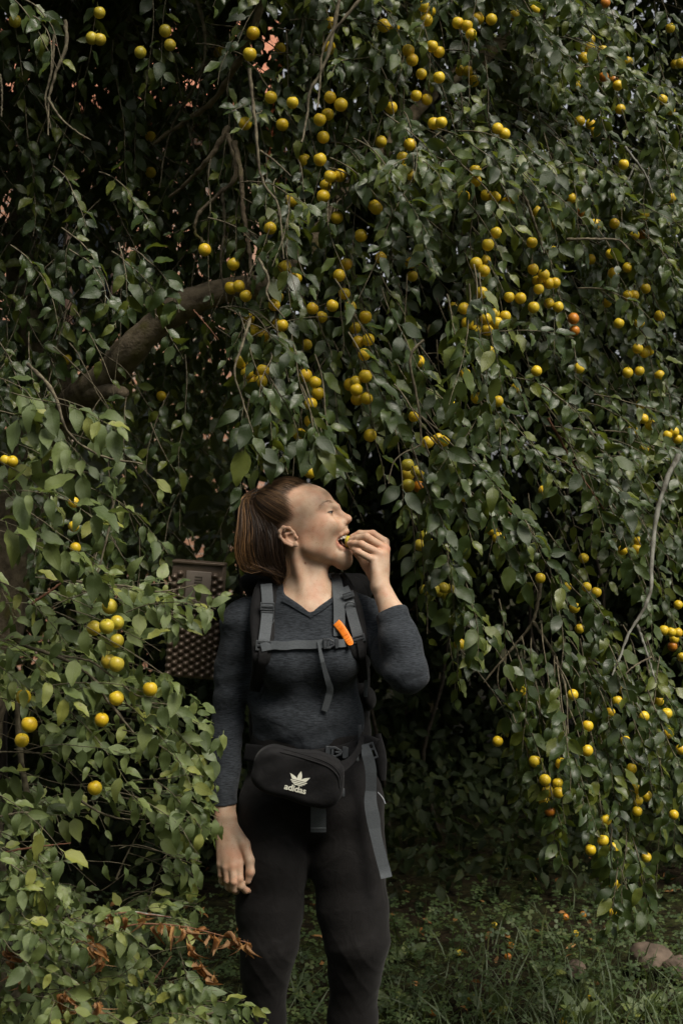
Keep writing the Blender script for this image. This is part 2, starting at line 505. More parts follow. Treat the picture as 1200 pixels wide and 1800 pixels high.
def build_body():
    S = SDF()
    # --- head
    S.ell(Hp(509, 906), (0.098, 0.072, 0.085), tilt(25), k=0.02)
    S.ell(Hp(553, 893), (0.052, 0.058, 0.052), tilt(30), k=0.03)
    S.ell(Hp(560, 930), (0.052, 0.056, 0.062), tilt(20), k=0.03)
    S.ell(Hp(566, 962), (0.050, 0.046, 0.040), tilt(8), k=0.03)
    for s in (1, -1):
        pa = H(*np.array([az(541, 962, 0.05)[0], s * 0.05, az(541, 962, 0.05)[1]]))
        S.cap(pa, Hp(602, 986), 0.017, 0.015, k=0.02)
        ck = az(574, 924, 0.042); S.ell(H(ck[0], s * 0.040, ck[1]), (0.030, 0.020, 0.024), tilt(20), k=0.025)
        br = az(572, 890, 0.035); S.cap(H(br[0], s * 0.036, br[1]), H(br[0] + 0.020, s * 0.012, br[1] - 0.004), 0.008, k=0.02)
    S.ell(Hp(604.5, 987), (0.018, 0.020, 0.018), k=0.016)
    S.ell(Hp(597, 926), (0.020, 0.028, 0.022), tilt(15), k=0.02)
    S.ell(Hp(601, 976), (0.019, 0.026, 0.018), k=0.02)
    for s in (1, -1):
        ma = az(549, 947, 0.045); S.ell(H(ma[0], s * 0.044, ma[1]), (0.034, 0.017, 0.034), tilt(15), k=0.03)
    # eye sockets and lids
    e = az(580, 901, 0.033)
    for s in (1, -1):
        S.ell(H(e[0] + 0.018, s * 0.033, e[1] + 0.002), (0.014, 0.017, 0.011), tilt(20), k=0.016, op='s')
    for s in (1, -1):
        S.ell(H(e[0] - 0.007, s * 0.032, e[1]), (0.0125, 0.0145, 0.0115), tilt(20), k=0.006)
    # nose
    S.cap(Hp(590, 897), Hp(608, 911), 0.0086, 0.0100, k=0.010)
    S.ell(Hp(610, 912.5), (0.0118, 0.0120, 0.0098), k=0.008)
    nn = az(600.5, 917.5, 0.012)
    for s in (1, -1):
        S.ell(H(nn[0], s * 0.0125, nn[1]), (0.0125, 0.0075, 0.0088), tilt(-10), k=0.0045)
        n2 = az(607, 921, 0.006); S.ell(H(n2[0], s * 0.0065, n2[1] - 0.003), (0.005, 0.0032, 0.004), k=0.003, op='s')
    # open mouth
    S.ell(Hp(608, 953.5), (0.032, 0.0240, 0.0182), tilt(-16), k=0.006, op='s')
    S.cap(Hp(597, 951), Hp(612, 950), 0.006, 0.012, k=0.004, op='s')
    for s in (1, -1):
        up = [az(*q) + (q[2],) for q in ((588.5, 948, 0.025), (598, 940, 0.020), (606.5, 935.5, 0.010))]
        lo = [az(*q) + (q[2],) for q in ((588.5, 951, 0.025), (599, 963.5, 0.020), (611, 971, 0.011))]
        mid_u = az(609.5, 934, 0); mid_l = az(613.5, 971, 0)
        pu = [H(a, s * w, z) for a, z, w in up] + [H(mid_u[0], 0, mid_u[1])]
        pl = [H(a, s * w, z) for a, z, w in lo] + [H(mid_l[0], 0, mid_l[1])]
        S.chain(pu, [0.003, 0.0042, 0.005, 0.0048], k=0.006)
        S.chain(pl, [0.003, 0.0048, 0.006, 0.006], k=0.006)
    # tongue
    S.ell(Hp(600, 962), (0.018, 0.016, 0.0055), tilt(-25), k=0.004)
    # ear (near) and ear (far)
    for s in (1, -1):
        def E(u, v, d): a, z = az(u, v, 0.076); return H(a, s * d, z)
        S.ell(E(508, 944, 0.071), (0.019, 0.007, 0.023), tilt(22), k=0.006)
        S.ell(E(511, 945, 0.081), (0.011, 0.007, 0.013), tilt(25), k=0.004, op='s')
        S.chain([E(516, 936, 0.074), E(508, 928, 0.079), E(499, 927, 0.082), E(493, 934, 0.084), E(493.5, 944, 0.083), E(502, 954, 0.080), E(512, 959, 0.078)],
                [0.003, 0.0042, 0.0045, 0.0045, 0.004, 0.0045, 0.005], k=0.004)
        S.ell(E(520, 957, 0.076), (0.0065, 0.0045, 0.0075), k=0.006)
        S.chain([E(512, 937, 0.077), E(503, 939, 0.080), E(504, 949, 0.079), E(513, 954, 0.077)], [0.002, 0.003, 0.003, 0.002], k=0.004)
        S.ell(E(521.5, 945, 0.076), (0.004, 0.004, 0.006), tilt(15), k=0.004)
    # neck
    S.cap(Hp(527, 960), W(541, 1058, 3.665), 0.053, 0.057, k=0.016)
    S.cap(Hp(518, 965, 0.05), W(541, 1078, 3.60), 0.011, 0.009, k=0.02)
    S.cap(Hp(562, 985, 0.0), W(553, 1055, 3.625), 0.022, 0.024, k=0.02)
    S.cap(W(486, 1062, 3.622), W(538, 1078, 3.592), 0.008, k=0.03)
    S.cap(W(604, 1062, 3.622), W(553, 1078, 3.592), 0.008, k=0.03)
    # trunk and legs under the clothes
    torso(S, -0.009)
    S.ell(W(548, 1395, 3.665), (0.172, 0.103, 0.11), k=0.04)
    S.chain([W(484, 1430, 3.66), W(479, 1520, 3.66), W(474, 1660, 3.66), W(465, 1800, 3.68), W(462, 1965, 3.72)], [0.083, 0.078, 0.052, 0.046, 0.035], k=0.02)
    S.chain([W(612, 1430, 3.66), W(614, 1520, 3.655), W(626, 1660, 3.63), W(620, 1800, 3.66), W(622, 1965, 3.70)], [0.083, 0.08, 0.056, 0.048, 0.035], k=0.02)
    # arms
    S.chain(ARM_R, [0.042, 0.037, 0.034, 0.031, 0.0265], k=0.02)
    S.chain(ARM_L[:3], [0.042, 0.040, 0.038], k=0.02)
    S.chain([ARM_L[2], W(704, 1125, 3.495), W(690, 1080, 3.53), W(668, 1030, 3.57)], [0.038, 0.037, 0.030, 0.0235], k=0.015)
    # hanging right hand
    wr = W(397, 1440, 3.605)
    mcp = [W(420, 1518, 3.572), W(409.5, 1522, 3.566), W(398, 1524, 3.57), W(387.5, 1519, 3.582)]
    fing = [[(421.5, 1545, 3.560), (423, 1557, 3.562), (432, 1565, 3.575), (438, 1566, 3.588)],
            [(411, 1550, 3.556), (412, 1563, 3.566), (415, 1566, 3.598), (417, 1560, 3.615)],
            [(400, 1548, 3.566), (402, 1559, 3.578), (405, 1562, 3.61), (407, 1556, 3.622)],
            [(388.5, 1538, 3.582), (390, 1548, 3.592), (393, 1552, 3.615), (396, 1548, 3.625)]]
    for i, (m, f) in enumerate(zip(mcp, fing)):
        k = (1.0, 1.03, 0.97, 0.84)[i]
        S.cap(wr + np.array([0.012 - 0.008 * i, 0, 0]), m, 0.0155, 0.0115 * k, k=0.012)
        S.chain([m] + [W(*p) for p in f], [0.0112 * k, 0.0092 * k, 0.0098 * k, 0.0085 * k, 0.0068 * k], k=0.0035)
    S.ell(W(404, 1490, 3.60), (0.024, 0.014, 0.045), k=0.015)
    S.chain([W(408, 1452, 3.60), W(429, 1485, 3.585), W(439, 1512, 3.572), W(440, 1533, 3.566), W(436, 1549, 3.568)], [0.015, 0.0155, 0.0118, 0.0108, 0.0078], k=0.006)
    # raised left hand holding the plum
    wl = W(668, 1030, 3.57)
    mcl = [W(676, 953, 3.625), W(677, 965, 3.60), W(670, 975, 3.582), W(657, 985, 3.572)]
    fl = [[(655, 938.5, 3.628), (632, 938, 3.632), (618, 944, 3.633)],
          [(644, 944, 3.592), (628, 946, 3.604), (617, 948.5, 3.612)],
          [(635, 957, 3.575), (622, 956, 3.592), (613.5, 955.5, 3.606)],
          [(629, 970, 3.570), (623, 966, 3.588), (617, 962.5, 3.603)]]
    for i, (m, f) in enumerate(zip(mcl, fl)):
        k = (1.0, 1.03, 0.98, 0.85)[i]
        S.cap(wl + np.array([0.004 - 0.003 * i, 0.016 - 0.010 * i, 0]), m, 0.0165, 0.0118 * k, k=0.012)
        S.chain([m] + [W(*p) for p in f], [0.0112 * k, 0.0100 * k, 0.0088 * k, 0.0070 * k], k=0.0035)
    S.ell(W(664, 1000, 3.59), (0.022, 0.020, 0.042), k=0.015)
    S.chain([W(660, 1018, 3.60), W(645, 992, 3.625), W(629, 972, 3.645), W(616, 958, 3.640)], [0.016, 0.015, 0.011, 0.008], k=0.006)
    # one continuous surface; the grid is finer in height where skin shows
    kz = np.array([0.02, 0.60, 0.90, 1.34, 1.76]); st = np.array([5.0, 1.0, 5.0, 1.0])
    kg = np.concatenate([[0], np.cumsum(np.diff(kz) / st)])
    zmap = lambda g: np.interp(g, kg, kz)
    V, Q = surface(S, (-0.40, 3.30, 0.0), (0.30, 3.92, kg[-1]), 0.0022, zmap, 3.0)
    V = relax(V, Q, 2)
    return V, Q

def sdf_obj(name, S, lo, hi, h, mt, parent, it=2, disp=None, cols=None):
    V, Q = surface(S, lo, hi, h)
    V = relax(V, Q, it)
    if disp is not None:
        P = Q
        n = np.cross(V[P[:, 2]] - V[P[:, 0]], V[P[:, 3]] - V[P[:, 1]])
        N = np.zeros_like(V)
        for j in range(4):
            for k in range(3): N[:, k] += np.bincount(P[:, j], n[:, k], len(V))
        V = V + nrm(N) * disp(V)[:, None]
    return obj_np(name, V, Q, mt, parent, cols=cols(V) if cols else None)

HC = Hp(509, 905); HAX = tilt(25); HR = np.array([0.098, 0.072, 0.085])
def e2w(n, k): return HC + (n * (HR + k)) @ HAX
def w2e(P): return nrm(((P - HC) @ HAX.T) / HR)
HL_v = np.array([838, 846, 852, 860, 870, 878, 886, 896, 908, 916, 924, 934, 944, 960, 985, 1010])
HL_u = np.array([558, 551, 541, 523, 513, 513, 517, 521, 525, 518, 504, 496, 492, 496, 502, 506])
def hair_side(P):
    """>0 outside the hairline (towards the face)"""
    d = P - HO; a = d @ hA; s = np.abs(d @ hS); z = d[:, 2]
    v = 915 - z * 683
    return a - (np.interp(v, HL_v, HL_u) - 530) / 668 - 0.10 * s

def skin_cols(V):
    """lip, mouth, blush and nail tints of the skin (they belong to the skin itself), and painted shade in the lid creases"""
    d = V - HO
    a = d @ hA; sd = d @ hS; z = d[:, 2]
    C = np.ones((len(V), 4))
    def blend(w, col):
        w = np.clip(w, 0, 1)[:, None]
        C[:, :3] = C[:, :3] * (1 - w) + np.array(col) * w
    def dist_chain(pts):
        m = np.full(len(V), 9.0)
        for p, q in zip(pts[:-1], pts[1:]):
            ab = q - p; t = np.clip(((V - p) @ ab) / (ab @ ab), 0, 1)
            m = np.minimum(m, np.linalg.norm(V - p - t[:, None] * ab, axis=1))
        return m
    blush = np.exp(-(np.linalg.norm(V - Hp(560, 928, 0.055), axis=1) / 0.028) ** 2) * 0.35
    blend(blush, (0.98, 0.72, 0.66))
    blend(np.exp(-(np.linalg.norm(V - Hp(612, 913, 0), axis=1) / 0.016) ** 2) * 0.5, (1.0, 0.74, 0.66))
    blend(np.exp(-(np.linalg.norm(V - Hp(506, 943, 0.08), axis=1) / 0.03) ** 2) * 0.4, (1.0, 0.72, 0.62))
    for s in (1, -1):
        up = [H(az(u, v, w)[0], s * w, az(u, v, w)[1]) for u, v, w in ((589, 949, 0.025), (598, 941, 0.020), (607, 936.5, 0.010), (610.5, 935, 0.0))]
        lo = [H(az(u, v, w)[0], s * w, az(u, v, w)[1]) for u, v, w in ((589, 951, 0.025), (599, 963.5, 0.020), (611, 970.5, 0.011), (614, 970.5, 0.0))]
        blend(1.6 - dist_chain(up) / 0.0042, (0.86, 0.50, 0.48))
        blend(1.7 - dist_chain(lo) / 0.0052, (0.86, 0.50, 0.48))
    mo = np.linalg.norm((V - Hp(602, 953)) / np.array([0.024, 0.03, 0.0165]), axis=1)
    front = (a > az(590, 950)[0])
    tongue = np.linalg.norm(V - Hp(600, 962), axis=1) < 0.021
    inner = (mo < 1.0) & (np.abs(sd) < 0.021)
    lip = C[:, 1] < 0.7
    C[inner & ~lip, :3] = (0.30, 0.10, 0.09)
    C[inner & tongue & ~lip, :3] = (0.62, 0.26, 0.24)
    for u, v, y, r in ((437, 1547, 3.558, 0.0062),):
        blend(2.2 - np.linalg.norm(V - W(u, v, y), axis=1) / r * 1.6, (1.08, 0.98, 0.95))
    # knuckles a little redder
    for u, v, y in ((421, 1548, 3.552), (411, 1552, 3.548), (400, 1549, 3.556), (420, 1520, 3.56), (409, 1524, 3.555), (398, 1526, 3.56), (440, 1533, 3.556),
                    (652, 940, 3.62), (643, 944, 3.585), (634, 957, 3.568), (629, 970, 3.565), (677, 965, 3.59), (670, 975, 3.575)):
        blend(np.exp(-(np.linalg.norm(V - W(u, v, y), axis=1) / 0.011) ** 2) * 0.45, (1.0, 0.70, 0.60))
    for s in (1, -1):
        bp = [az(*q) for q in ((557, 898, 0.050), (563, 891, 0.044), (570, 887, 0.036), (577, 886, 0.027), (584, 888, 0.016))]
        arch = [H(a_, s * w, z_) for (a_, z_), w in zip(bp, (0.050, 0.044, 0.036, 0.027, 0.016))]
        blend((1.5 - dist_chain(arch) / 0.0036) * 1.1, (0.33, 0.235, 0.18))
        cr = [az(*q) for q in ((571, 895.5, 0.044), (578, 893.5, 0.036), (585, 895, 0.026))]
        blend((1.5 - dist_chain([H(a_, s * w, z_) for (a_, z_), w in zip(cr, (0.044, 0.036, 0.026))]) / 0.0016) * 0.5, (0.62, 0.46, 0.40))  # eyelid crease: its shade painted as a darker line
    hsd = hair_side(V)
    near = np.linalg.norm(V - HC, axis=1) < 0.135
    blend(np.where(near, np.clip(0.10 - hsd / 0.026, 0, 1) * 0.88, 0) * (np.linalg.norm(V - Hp(507, 943, 0.08), axis=1) > 0.034), (0.09, 0.06, 0.05))
    # moles
    for u, v, w in ((564, 968, 0.045), (536, 990, 0.05), (553, 956, 0.055)):
        blend(1.6 - np.linalg.norm(V - Hp(u, v, w), axis=1) / 0.0030, (0.45, 0.30, 0.24))
    return C

# --- materials of skin and cloth
def skin_mat():
    m, t, b = mat('skin', (0.56, 0.37, 0.27), 0.55, 0.3)
    at = nd(t, 'ShaderNodeAttribute', attribute_name='tint')
    tc = nd(t, 'ShaderNodeTexCoord')
    n = nd(t, 'ShaderNodeTexNoise', Scale=55.0, Detail=5.0); t.links.new(tc.outputs['Object'], n.inputs[0])
    r = ramp(t, [(0.3, (0.425, 0.288, 0.195)), (0.7, (0.50, 0.362, 0.260))]); t.links.new(n.outputs[0], r.inputs[0])
    nr = nd(t, 'ShaderNodeTexNoise', Scale=26.0, Detail=4.0); t.links.new(tc.outputs['Object'], nr.inputs[0])
    rr = ramp(t, [(0.42, (1, 1, 1)), (0.70, (1.0, 0.80, 0.74))]); t.links.new(nr.outputs[0], rr.inputs[0])
    nf = nd(t, 'ShaderNodeTexNoise', Scale=420.0, Detail=1.0); t.links.new(tc.outputs['Object'], nf.inputs[0])
    rf = ramp(t, [(0.64, (1, 1, 1)), (0.72, (0.80, 0.68, 0.58))]); t.links.new(nf.outputs[0], rf.inputs[0])
    fr_ = mixc(t, 1.0, rr.outputs[0], rf.outputs[0], 'MULTIPLY')
    t.links.new(mixc(t, 1.0, mixc(t, 1.0, r.outputs[0], fr_, 'MULTIPLY'), at.outputs['Color'], 'MULTIPLY'), b.inputs['Base Color'])
    n2 = nd(t, 'ShaderNodeTexNoise', Scale=600.0, Detail=3.0); t.links.new(tc.outputs['Object'], n2.inputs[0])
    bump(t, b, n2.outputs[0], 0.25, 0.0006)
    b.inputs['Subsurface Weight'].default_value = 0.16
    b.inputs['Subsurface Radius'].default_value = (0.008, 0.003, 0.0015)
    return m
M['skin'] = skin_mat()

def cloth_mat(name, c1, c2, stretch, scale, rough=0.92, fold=0.35, weave=900.0):
    m, t, b = mat(name, c1, rough, 0.25)
    tc = nd(t, 'ShaderNodeTexCoord'); mp = nd(t, 'ShaderNodeMapping'); mp.inputs['Scale'].default_value = stretch
    t.links.new(tc.outputs['Object'], mp.inputs[0])
    n = nd(t, 'ShaderNodeTexNoise', Scale=scale, Detail=6.0, Roughness=0.7); t.links.new(mp.outputs[0], n.inputs[0])
    r = ramp(t, [(0.36, c1), (0.52, tuple(0.5 * (a + b_) for a, b_ in zip(c1, c2))), (0.68, c2)]); t.links.new(n.outputs[0], r.inputs[0])
    t.links.new(r.outputs[0], b.inputs['Base Color'])
    n2 = nd(t, 'ShaderNodeTexNoise', Scale=weave, Detail=2.0); t.links.new(tc.outputs['Object'], n2.inputs[0])
    n3 = nd(t, 'ShaderNodeTexNoise', Scale=22.0, Detail=3.0, Distortion=0.8); t.links.new(tc.outputs['Object'], n3.inputs[0])
    b1 = nd(t, 'ShaderNodeBump', Strength=fold, Distance=0.012); t.links.new(n3.outputs[0], b1.inputs['Height'])
    b2 = nd(t, 'ShaderNodeBump', Strength=0.35, Distance=0.0007); t.links.new(n2.outputs[0], b2.inputs['Height']); t.links.new(b1.outputs[0], b2.inputs['Normal'])
    t.links.new(b2.outputs[0], b.inputs['Normal'])
    b.inputs['Sheen Weight'].default_value = 0.05
    b.inputs['Specular IOR Level'].default_value = 0.16
    b.inputs['Sheen Roughness'].default_value = 0.5
    return m
M['shirt'] = cloth_mat('melange_wool', (0.0055, 0.0070, 0.0090), (0.050, 0.058, 0.068), (0.55, 0.55, 6.5), 120.0)
M['trousers'] = cloth_mat('dark_stretch_cloth', (0.0055, 0.0049, 0.0047), (0.0092, 0.0083, 0.0080), (1, 1, 1), 60.0, 0.75, 0.25)
M['black'] = cloth_mat('black_nylon', (0.0045, 0.0045, 0.005), (0.0085, 0.0082, 0.0085), (1, 1, 1), 120.0, 0.75, 0.2, 1300.0)
M['webbing'] = cloth_mat('grey_webbing', (0.060, 0.068, 0.074), (0.092, 0.102, 0.110), (1, 1, 4), 160.0, 0.7, 0.05, 1500.0)
M['plastic'] = noise_mat('grey_plastic', (0.04, 0.045, 0.05), (0.06, 0.066, 0.072), 90, 0.42, 0.5, bstr=0.1, bd=0.0005)
M['plastic_pale'] = noise_mat('pale_plastic', (0.22, 0.24, 0.26), (0.30, 0.32, 0.34), 90, 0.4, 0.5, bstr=0.1, bd=0.0005)
M['orange'] = noise_mat('orange_plastic', (0.80, 0.20, 0.012), (0.86, 0.24, 0.018), 60, 0.5, 0.4, bstr=0.1, bd=0.0005)
M['print'], _, _ = mat('cream_print', (0.62, 0.62, 0.52), 0.6)
M['tooth'], _, _ = mat('tooth', (0.78, 0.74, 0.64), 0.25)
M['eye_white'], _, _ = mat('eye_white', (0.62, 0.58, 0.54), 0.2)
M['iris'], _, _ = mat('iris', (0.03, 0.035, 0.04), 0.1)
M['boot'] = noise_mat('boot_leather', (0.03, 0.022, 0.016), (0.06, 0.045, 0.03), 40, 0.7)
def hair_mat(name, lo, hi):
    m, t, b = mat(name, lo, 0.5, 0.3)
    at = nd(t, 'ShaderNodeAttribute', attribute_name='rnd')
    r = ramp(t, [(0.0, lo), (0.5, tuple(0.8 * a + 0.2 * c for a, c in zip(lo, hi))), (1.0, hi)]); t.links.new(at.outputs['Fac'], r.inputs[0])
    t.links.new(r.outputs[0], b.inputs['Base Color'])
    return m
M['hair'] = hair_mat('brown_hair', (0.016, 0.0092, 0.0055), (0.15, 0.085, 0.040))
M['hair_lit_edge'] = hair_mat('lit_edge_hair', (0.013, 0.0075, 0.0045), (0.27, 0.14, 0.052))  # ponytail brown to gold; the gold paints its lit outer edge
M['brow'], _, _ = mat('brow_hair', (0.19, 0.11, 0.07), 0.7)
M['lash'], _, _ = mat('lash', (0.02, 0.013, 0.01), 0.6)

person = empty('person', (W(546, 900, YB)[0], YB, 0.0))
tag(person, 'woman with brown ponytail biting a plum, head turned up and sideways, in dark grey shirt', 'person')

bV, bQ = build_body()
body = obj_np('body', bV, bQ, M['skin'], person, cols={'tint': skin_cols(bV)})

# --- shirt
def folds(V, amp):
    x, y, z = V.T
    w = 0.6 * np.sin(31 * x + 17 * z + 2.0 * np.sin(13 * z + 5 * y)) + 0.5 * np.sin(58 * z + 23 * x + 2.2 * np.sin(19 * x + 3)) + 0.35 * np.sin(97 * z - 41 * x + 1.5 * np.sin(37 * z))
    return amp * w
def hem(u):
    return np.interp(u, [400, 435, 470, 500, 540, 575, 605, 628, 650], [1285, 1293, 1308, 1318, 1322, 1321, 1309, 1296, 1276])
def neckline_z(x, y):
    xp, zp = W(545, 1075, 3.56)[0], W(545, 1075, 3.56)[2]
    dx = np.abs(x - xp)
    return zp + 0.62 * dx + 7.0 * np.maximum(0, dx - 0.066) + np.maximum(0, y - 3.62) * 0.5
def build_shirt():
    S = SDF()
    torso(S, 0.0)
    S.cap(W(425, 1150, 3.67), W(452, 1230, 3.67), 0.03, 0.02, k=0.03)
    T_ = SDF()
    S.chain(ARM_R, [0.050, 0.043, 0.040, 0.036, 0.0318], k=0.02)
    S.chain(ARM_L[:3], [0.051, 0.050, 0.048], k=0.025)
    S.chain([ARM_L[2], W(704, 1130, 3.49), W(684, 1066, 3.54)], [0.0505, 0.0485, 0.0365], k=0.02)
    # hem, neck and cuffs cut open
    S.fn(lambda P: CAMZ - (hem(P[:, 0] / P[:, 1] * F + 600) - 900) / F * P[:, 1] - P[:, 2] - 10.0 * ((P[:, 0] / P[:, 1] * F + 600 < 437) | (P[:, 2] > 1.25)),
         (-9, -9, -9), (9, 9, 9), 'i')
    S.fn(lambda P: np.maximum(neckline_z(P[:, 0], P[:, 1]) - P[:, 2], np.abs(P[:, 0] + 0.08) - 0.12) * 0.6, (-0.25, 3.3, 1.3), (0.1, 4.0, 1.8), 's', 0.004)
    S.box(W(396, 1458, 3.62), (0.05, 0.09, 0.064), 0.002, np.array([[0.999, 0, 0.04], [0, 1, 0], [-0.04, 0, 0.999]]), 0.003, 's')
    d = nrm(W(668, 1032, 3.57) - W(716, 1180, 3.46)); c = W(688, 1076, 3.533)
    ax2 = nrm(np.cross(d, (0, 1, 0))); S.box(c + d * 0.06, (0.06, 0.06, 0.06), 0.002, np.array([d, ax2, np.cross(d, ax2)]), 0.003, 's')
    return S
def shirt_disp(V):
    z = V[:, 2]; x = V[:, 0]
    k = np.clip((1.25 - z) / 0.2, 0.15, 1.0)
    arm = (x < -0.245) | (x > 0.07)
    f1 = np.sin(46 * z + 26 * x + 1.6 * np.sin(21 * z - 9 * x)); f1 = np.sign(f1) * np.abs(f1) ** 0.6
    el = np.exp(-((z - 1.17) / 0.07) ** 2)
    return folds(V, np.where(arm, 0.0030, 0.0028 * k)) + np.where(arm, 0.0008 + 0.0018 * el, 0.0024 * k) * f1
shirt = sdf_obj('shirt', build_shirt(), (-0.42, 3.34, 0.86), (0.32, 3.86, 1.50), 0.0032, M['shirt'], person, 2, shirt_disp)

# --- trousers
def build_trousers():
    S = SDF()
    S.ell(W(548, 1395, 3.665), (0.181, 0.114, 0.125), k=0.04)
    S.ell(W(542, 1300, 3.665), (0.147, 0.103, 0.09), k=0.05)
    S.chain([W(484, 1430, 3.66), W(479, 1510, 3.658), W(474, 1600, 3.655), W(473, 1660, 3.64), W(467, 1700, 3.65), W(463, 1790, 3.68), W(461, 1955, 3.72)],
            [0.096, 0.0930, 0.083, 0.071, 0.061, 0.055, 0.053], k=0.025)
    S.chain([W(610, 1430, 3.66), W(612, 1510, 3.655), W(620, 1600, 3.64), W(627, 1655, 3.62), W(624, 1702, 3.635), W(619, 1790, 3.66), W(622, 1955, 3.70)],
            [0.096, 0.0940, 0.088, 0.079, 0.065, 0.061, 0.055], k=0.025)
    S.box(W(545, 1240, 3.66), (0.3, 0.3, 0.045), 0.002, None, 0.003, 's')
    return S
def trouser_disp(V):
    z = V[:, 2]
    kn = 0.45 * np.exp(-((z - 0.47) / 0.07) ** 2) + 0.5 * np.exp(-((z - 0.86) / 0.05) ** 2)
    x = V[:, 0]
    rid = lambda t: (1 - np.abs(np.sin(t))) ** 1.5
    xl = np.where(x < -0.075, x + 0.18, x - 0.025)
    d = 0.0034 * np.exp(-((z - 0.46) / 0.09) ** 2) * rid(40 * z + 34 * xl + 1.6 * np.sin(24 * xl))
    cx = x + 0.075; zc = z - 0.79
    d = d + 0.0050 * np.exp(-(cx / 0.11) ** 2 - (zc / 0.075) ** 2) * rid(38 * zc - 34 * np.abs(cx) + 0.8 * np.sin(25 * cx))
    d = d + 0.0045 * np.exp(-((z - 0.22) / 0.12) ** 2) * rid(24 * z + 12 * xl + 2 * np.sin(9 * z))
    d = d + 0.0028 * rid(30 * x + 5 * z + 1.5 * np.sin(7 * z)) * np.exp(-((z - 0.63) / 0.12) ** 2)
    return 0.6 * d - 0.001 + 0.7 * folds(V * np.array([1.6, 1, 1.3]), 0.0006 + 0.0026 * kn)
trousers = sdf_obj('trousers', build_trousers(), (-0.34, 3.44, 0.06), (0.18, 3.90, 1.10), 0.0042, M['trousers'], person, 2, trouser_disp)
for u, y in ((461, 3.70), (623, 3.68)):
    S = SDF()
    c = W(u, 1995, y)
    S.ell(c + (0, -0.05, -0.01), (0.047, 0.125, 0.052), k=0.02); S.cap(c + (0, 0.03, 0), c + (0, 0.03, 0.12), 0.052, 0.05, k=0.03)
    S.fn(lambda P: -P[:, 2] + 0.002, (-9, -9, -9), (9, 9, 9), 'i')
    sdf_obj('boot', S, c - (0.09, 0.22, 0.09), c + (0.09, 0.12, 0.2), 0.008, M['boot'], person)

# --- teeth, eyes, brows
bag = Bag()
zt = az(606, 940.5, 0.0)
for i in range(-4, 5):
    th = i * 0.30
    s = 0.0205 * math.sin(th); a = az(610.5, 938, 0)[0] - 0.004 - 0.022 * (1 - math.cos(th)) * 1.2
    hgt = 0.0046 if abs(i) < 2 else 0.0040
    zz = az(610.5, 940.5, 0)[1] - 0.004 - 0.0042 * (1 - math.cos(th)) * 2
    ax = np.array([hA * math.sin(th) * -1 + hS * math.cos(th), hA * math.cos(th) + hS * math.sin(th), hZ])
    V, Q = box_vq(H(a, s, zz), (0.00335, 0.0022, hgt * 0.86), ax, 0.0010)
    bag.add(V, Q)
bag.build('teeth', M['tooth'], person)
e = az(580, 901, 0.033)
for s in (1, -1):
    bm = bmesh.new(); bmesh.ops.create_uvsphere(bm, u_segments=20, v_segments=12, radius=0.0118)
    c = H(e[0] - 0.0048, s * 0.0335, e[1] + 0.0002)
    for v in bm.verts: v.co = Vector(c) + Vector((hA * v.co.x + hS * v.co.y * 1.08 + hZ * v.co.z * 0.30)[:]) if False else Vector(tuple(c + hA * v.co.x * 1.02 + hS * v.co.y * 1.06 + hZ * v.co.z * 0.33))
    eye = obj_bm('eye', bm, M['eye_white'], person)
    ci = H(e[0] + 0.0042, s * 0.037, e[1] + 0.0007)
    bm = bmesh.new(); bmesh.ops.create_uvsphere(bm, u_segments=16, v_segments=10, radius=0.0046)
    for v in bm.verts: v.co = Vector(tuple(ci + hA * v.co.x * 0.8 + hS * v.co.y * 0.9 + hZ * v.co.z * 0.55))
    o = obj_bm('iris', bm, M['iris'], eye)
    # lashes: upper lid line
    L = []
    for t in np.linspace(0, 1, 9):
        ph = R_(-25 + 110 * t)
        L.append(H(e[0] - 0.006 + 0.0138 * math.cos(ph), s * (0.033 + 0.0148 * math.sin(ph)), e[1] + 0.0026 + 0.0022 * math.sin(t * math.pi) - 0.0022 * t))
    V, Q = tube(np.array(L), np.interp(np.linspace(0, 1, 9), [0, .5, 1], [0.0008, 0.0017, 0.0009]), 6)
    obj_np('eyelashes', V, Q, M['lash'], person)
    # brow: short hairs along an arch
    bag = Bag()
    pts = [az(*q) for q in ((558, 897, 0.050), (563, 890.5, 0.044), (570, 886.5, 0.036), (577, 885.5, 0.027), (584, 887, 0.016))]
    ss = [0.050, 0.044, 0.036, 0.027, 0.016]
    arch = np.array([H(a, s * w, z) for (a, z), w in zip(pts, ss)])
    tree_pts = catmull(arch, 80)
    d0 = (tree_pts - Hp(535, 905)); 
    for k in range(150):
        j = rng.integers(0, 79); p = tree_pts[j] + rng.normal(0, 0.0013, 3)
        # drop onto the skin
        q = bV[np.argmin(((bV[::3] - p) ** 2).sum(1)) * 3]
        dirv = nrm(tree_pts[max(j - 4, 0)] - tree_pts[min(j + 4, 79)]) + 0.35 * hZ
        out = nrm(q - Hp(535, 908)) * 0.0009
        V, Q = tube(np.array([q + out * 0.3, q + out + dirv * 0.0035, q + out * 0.8 + dirv * 0.0062]), [0.0002, 0.00018, 0.00006], 3)
        bag.add(V, Q)
    bag.build('eyebrow', M['brow'], person)

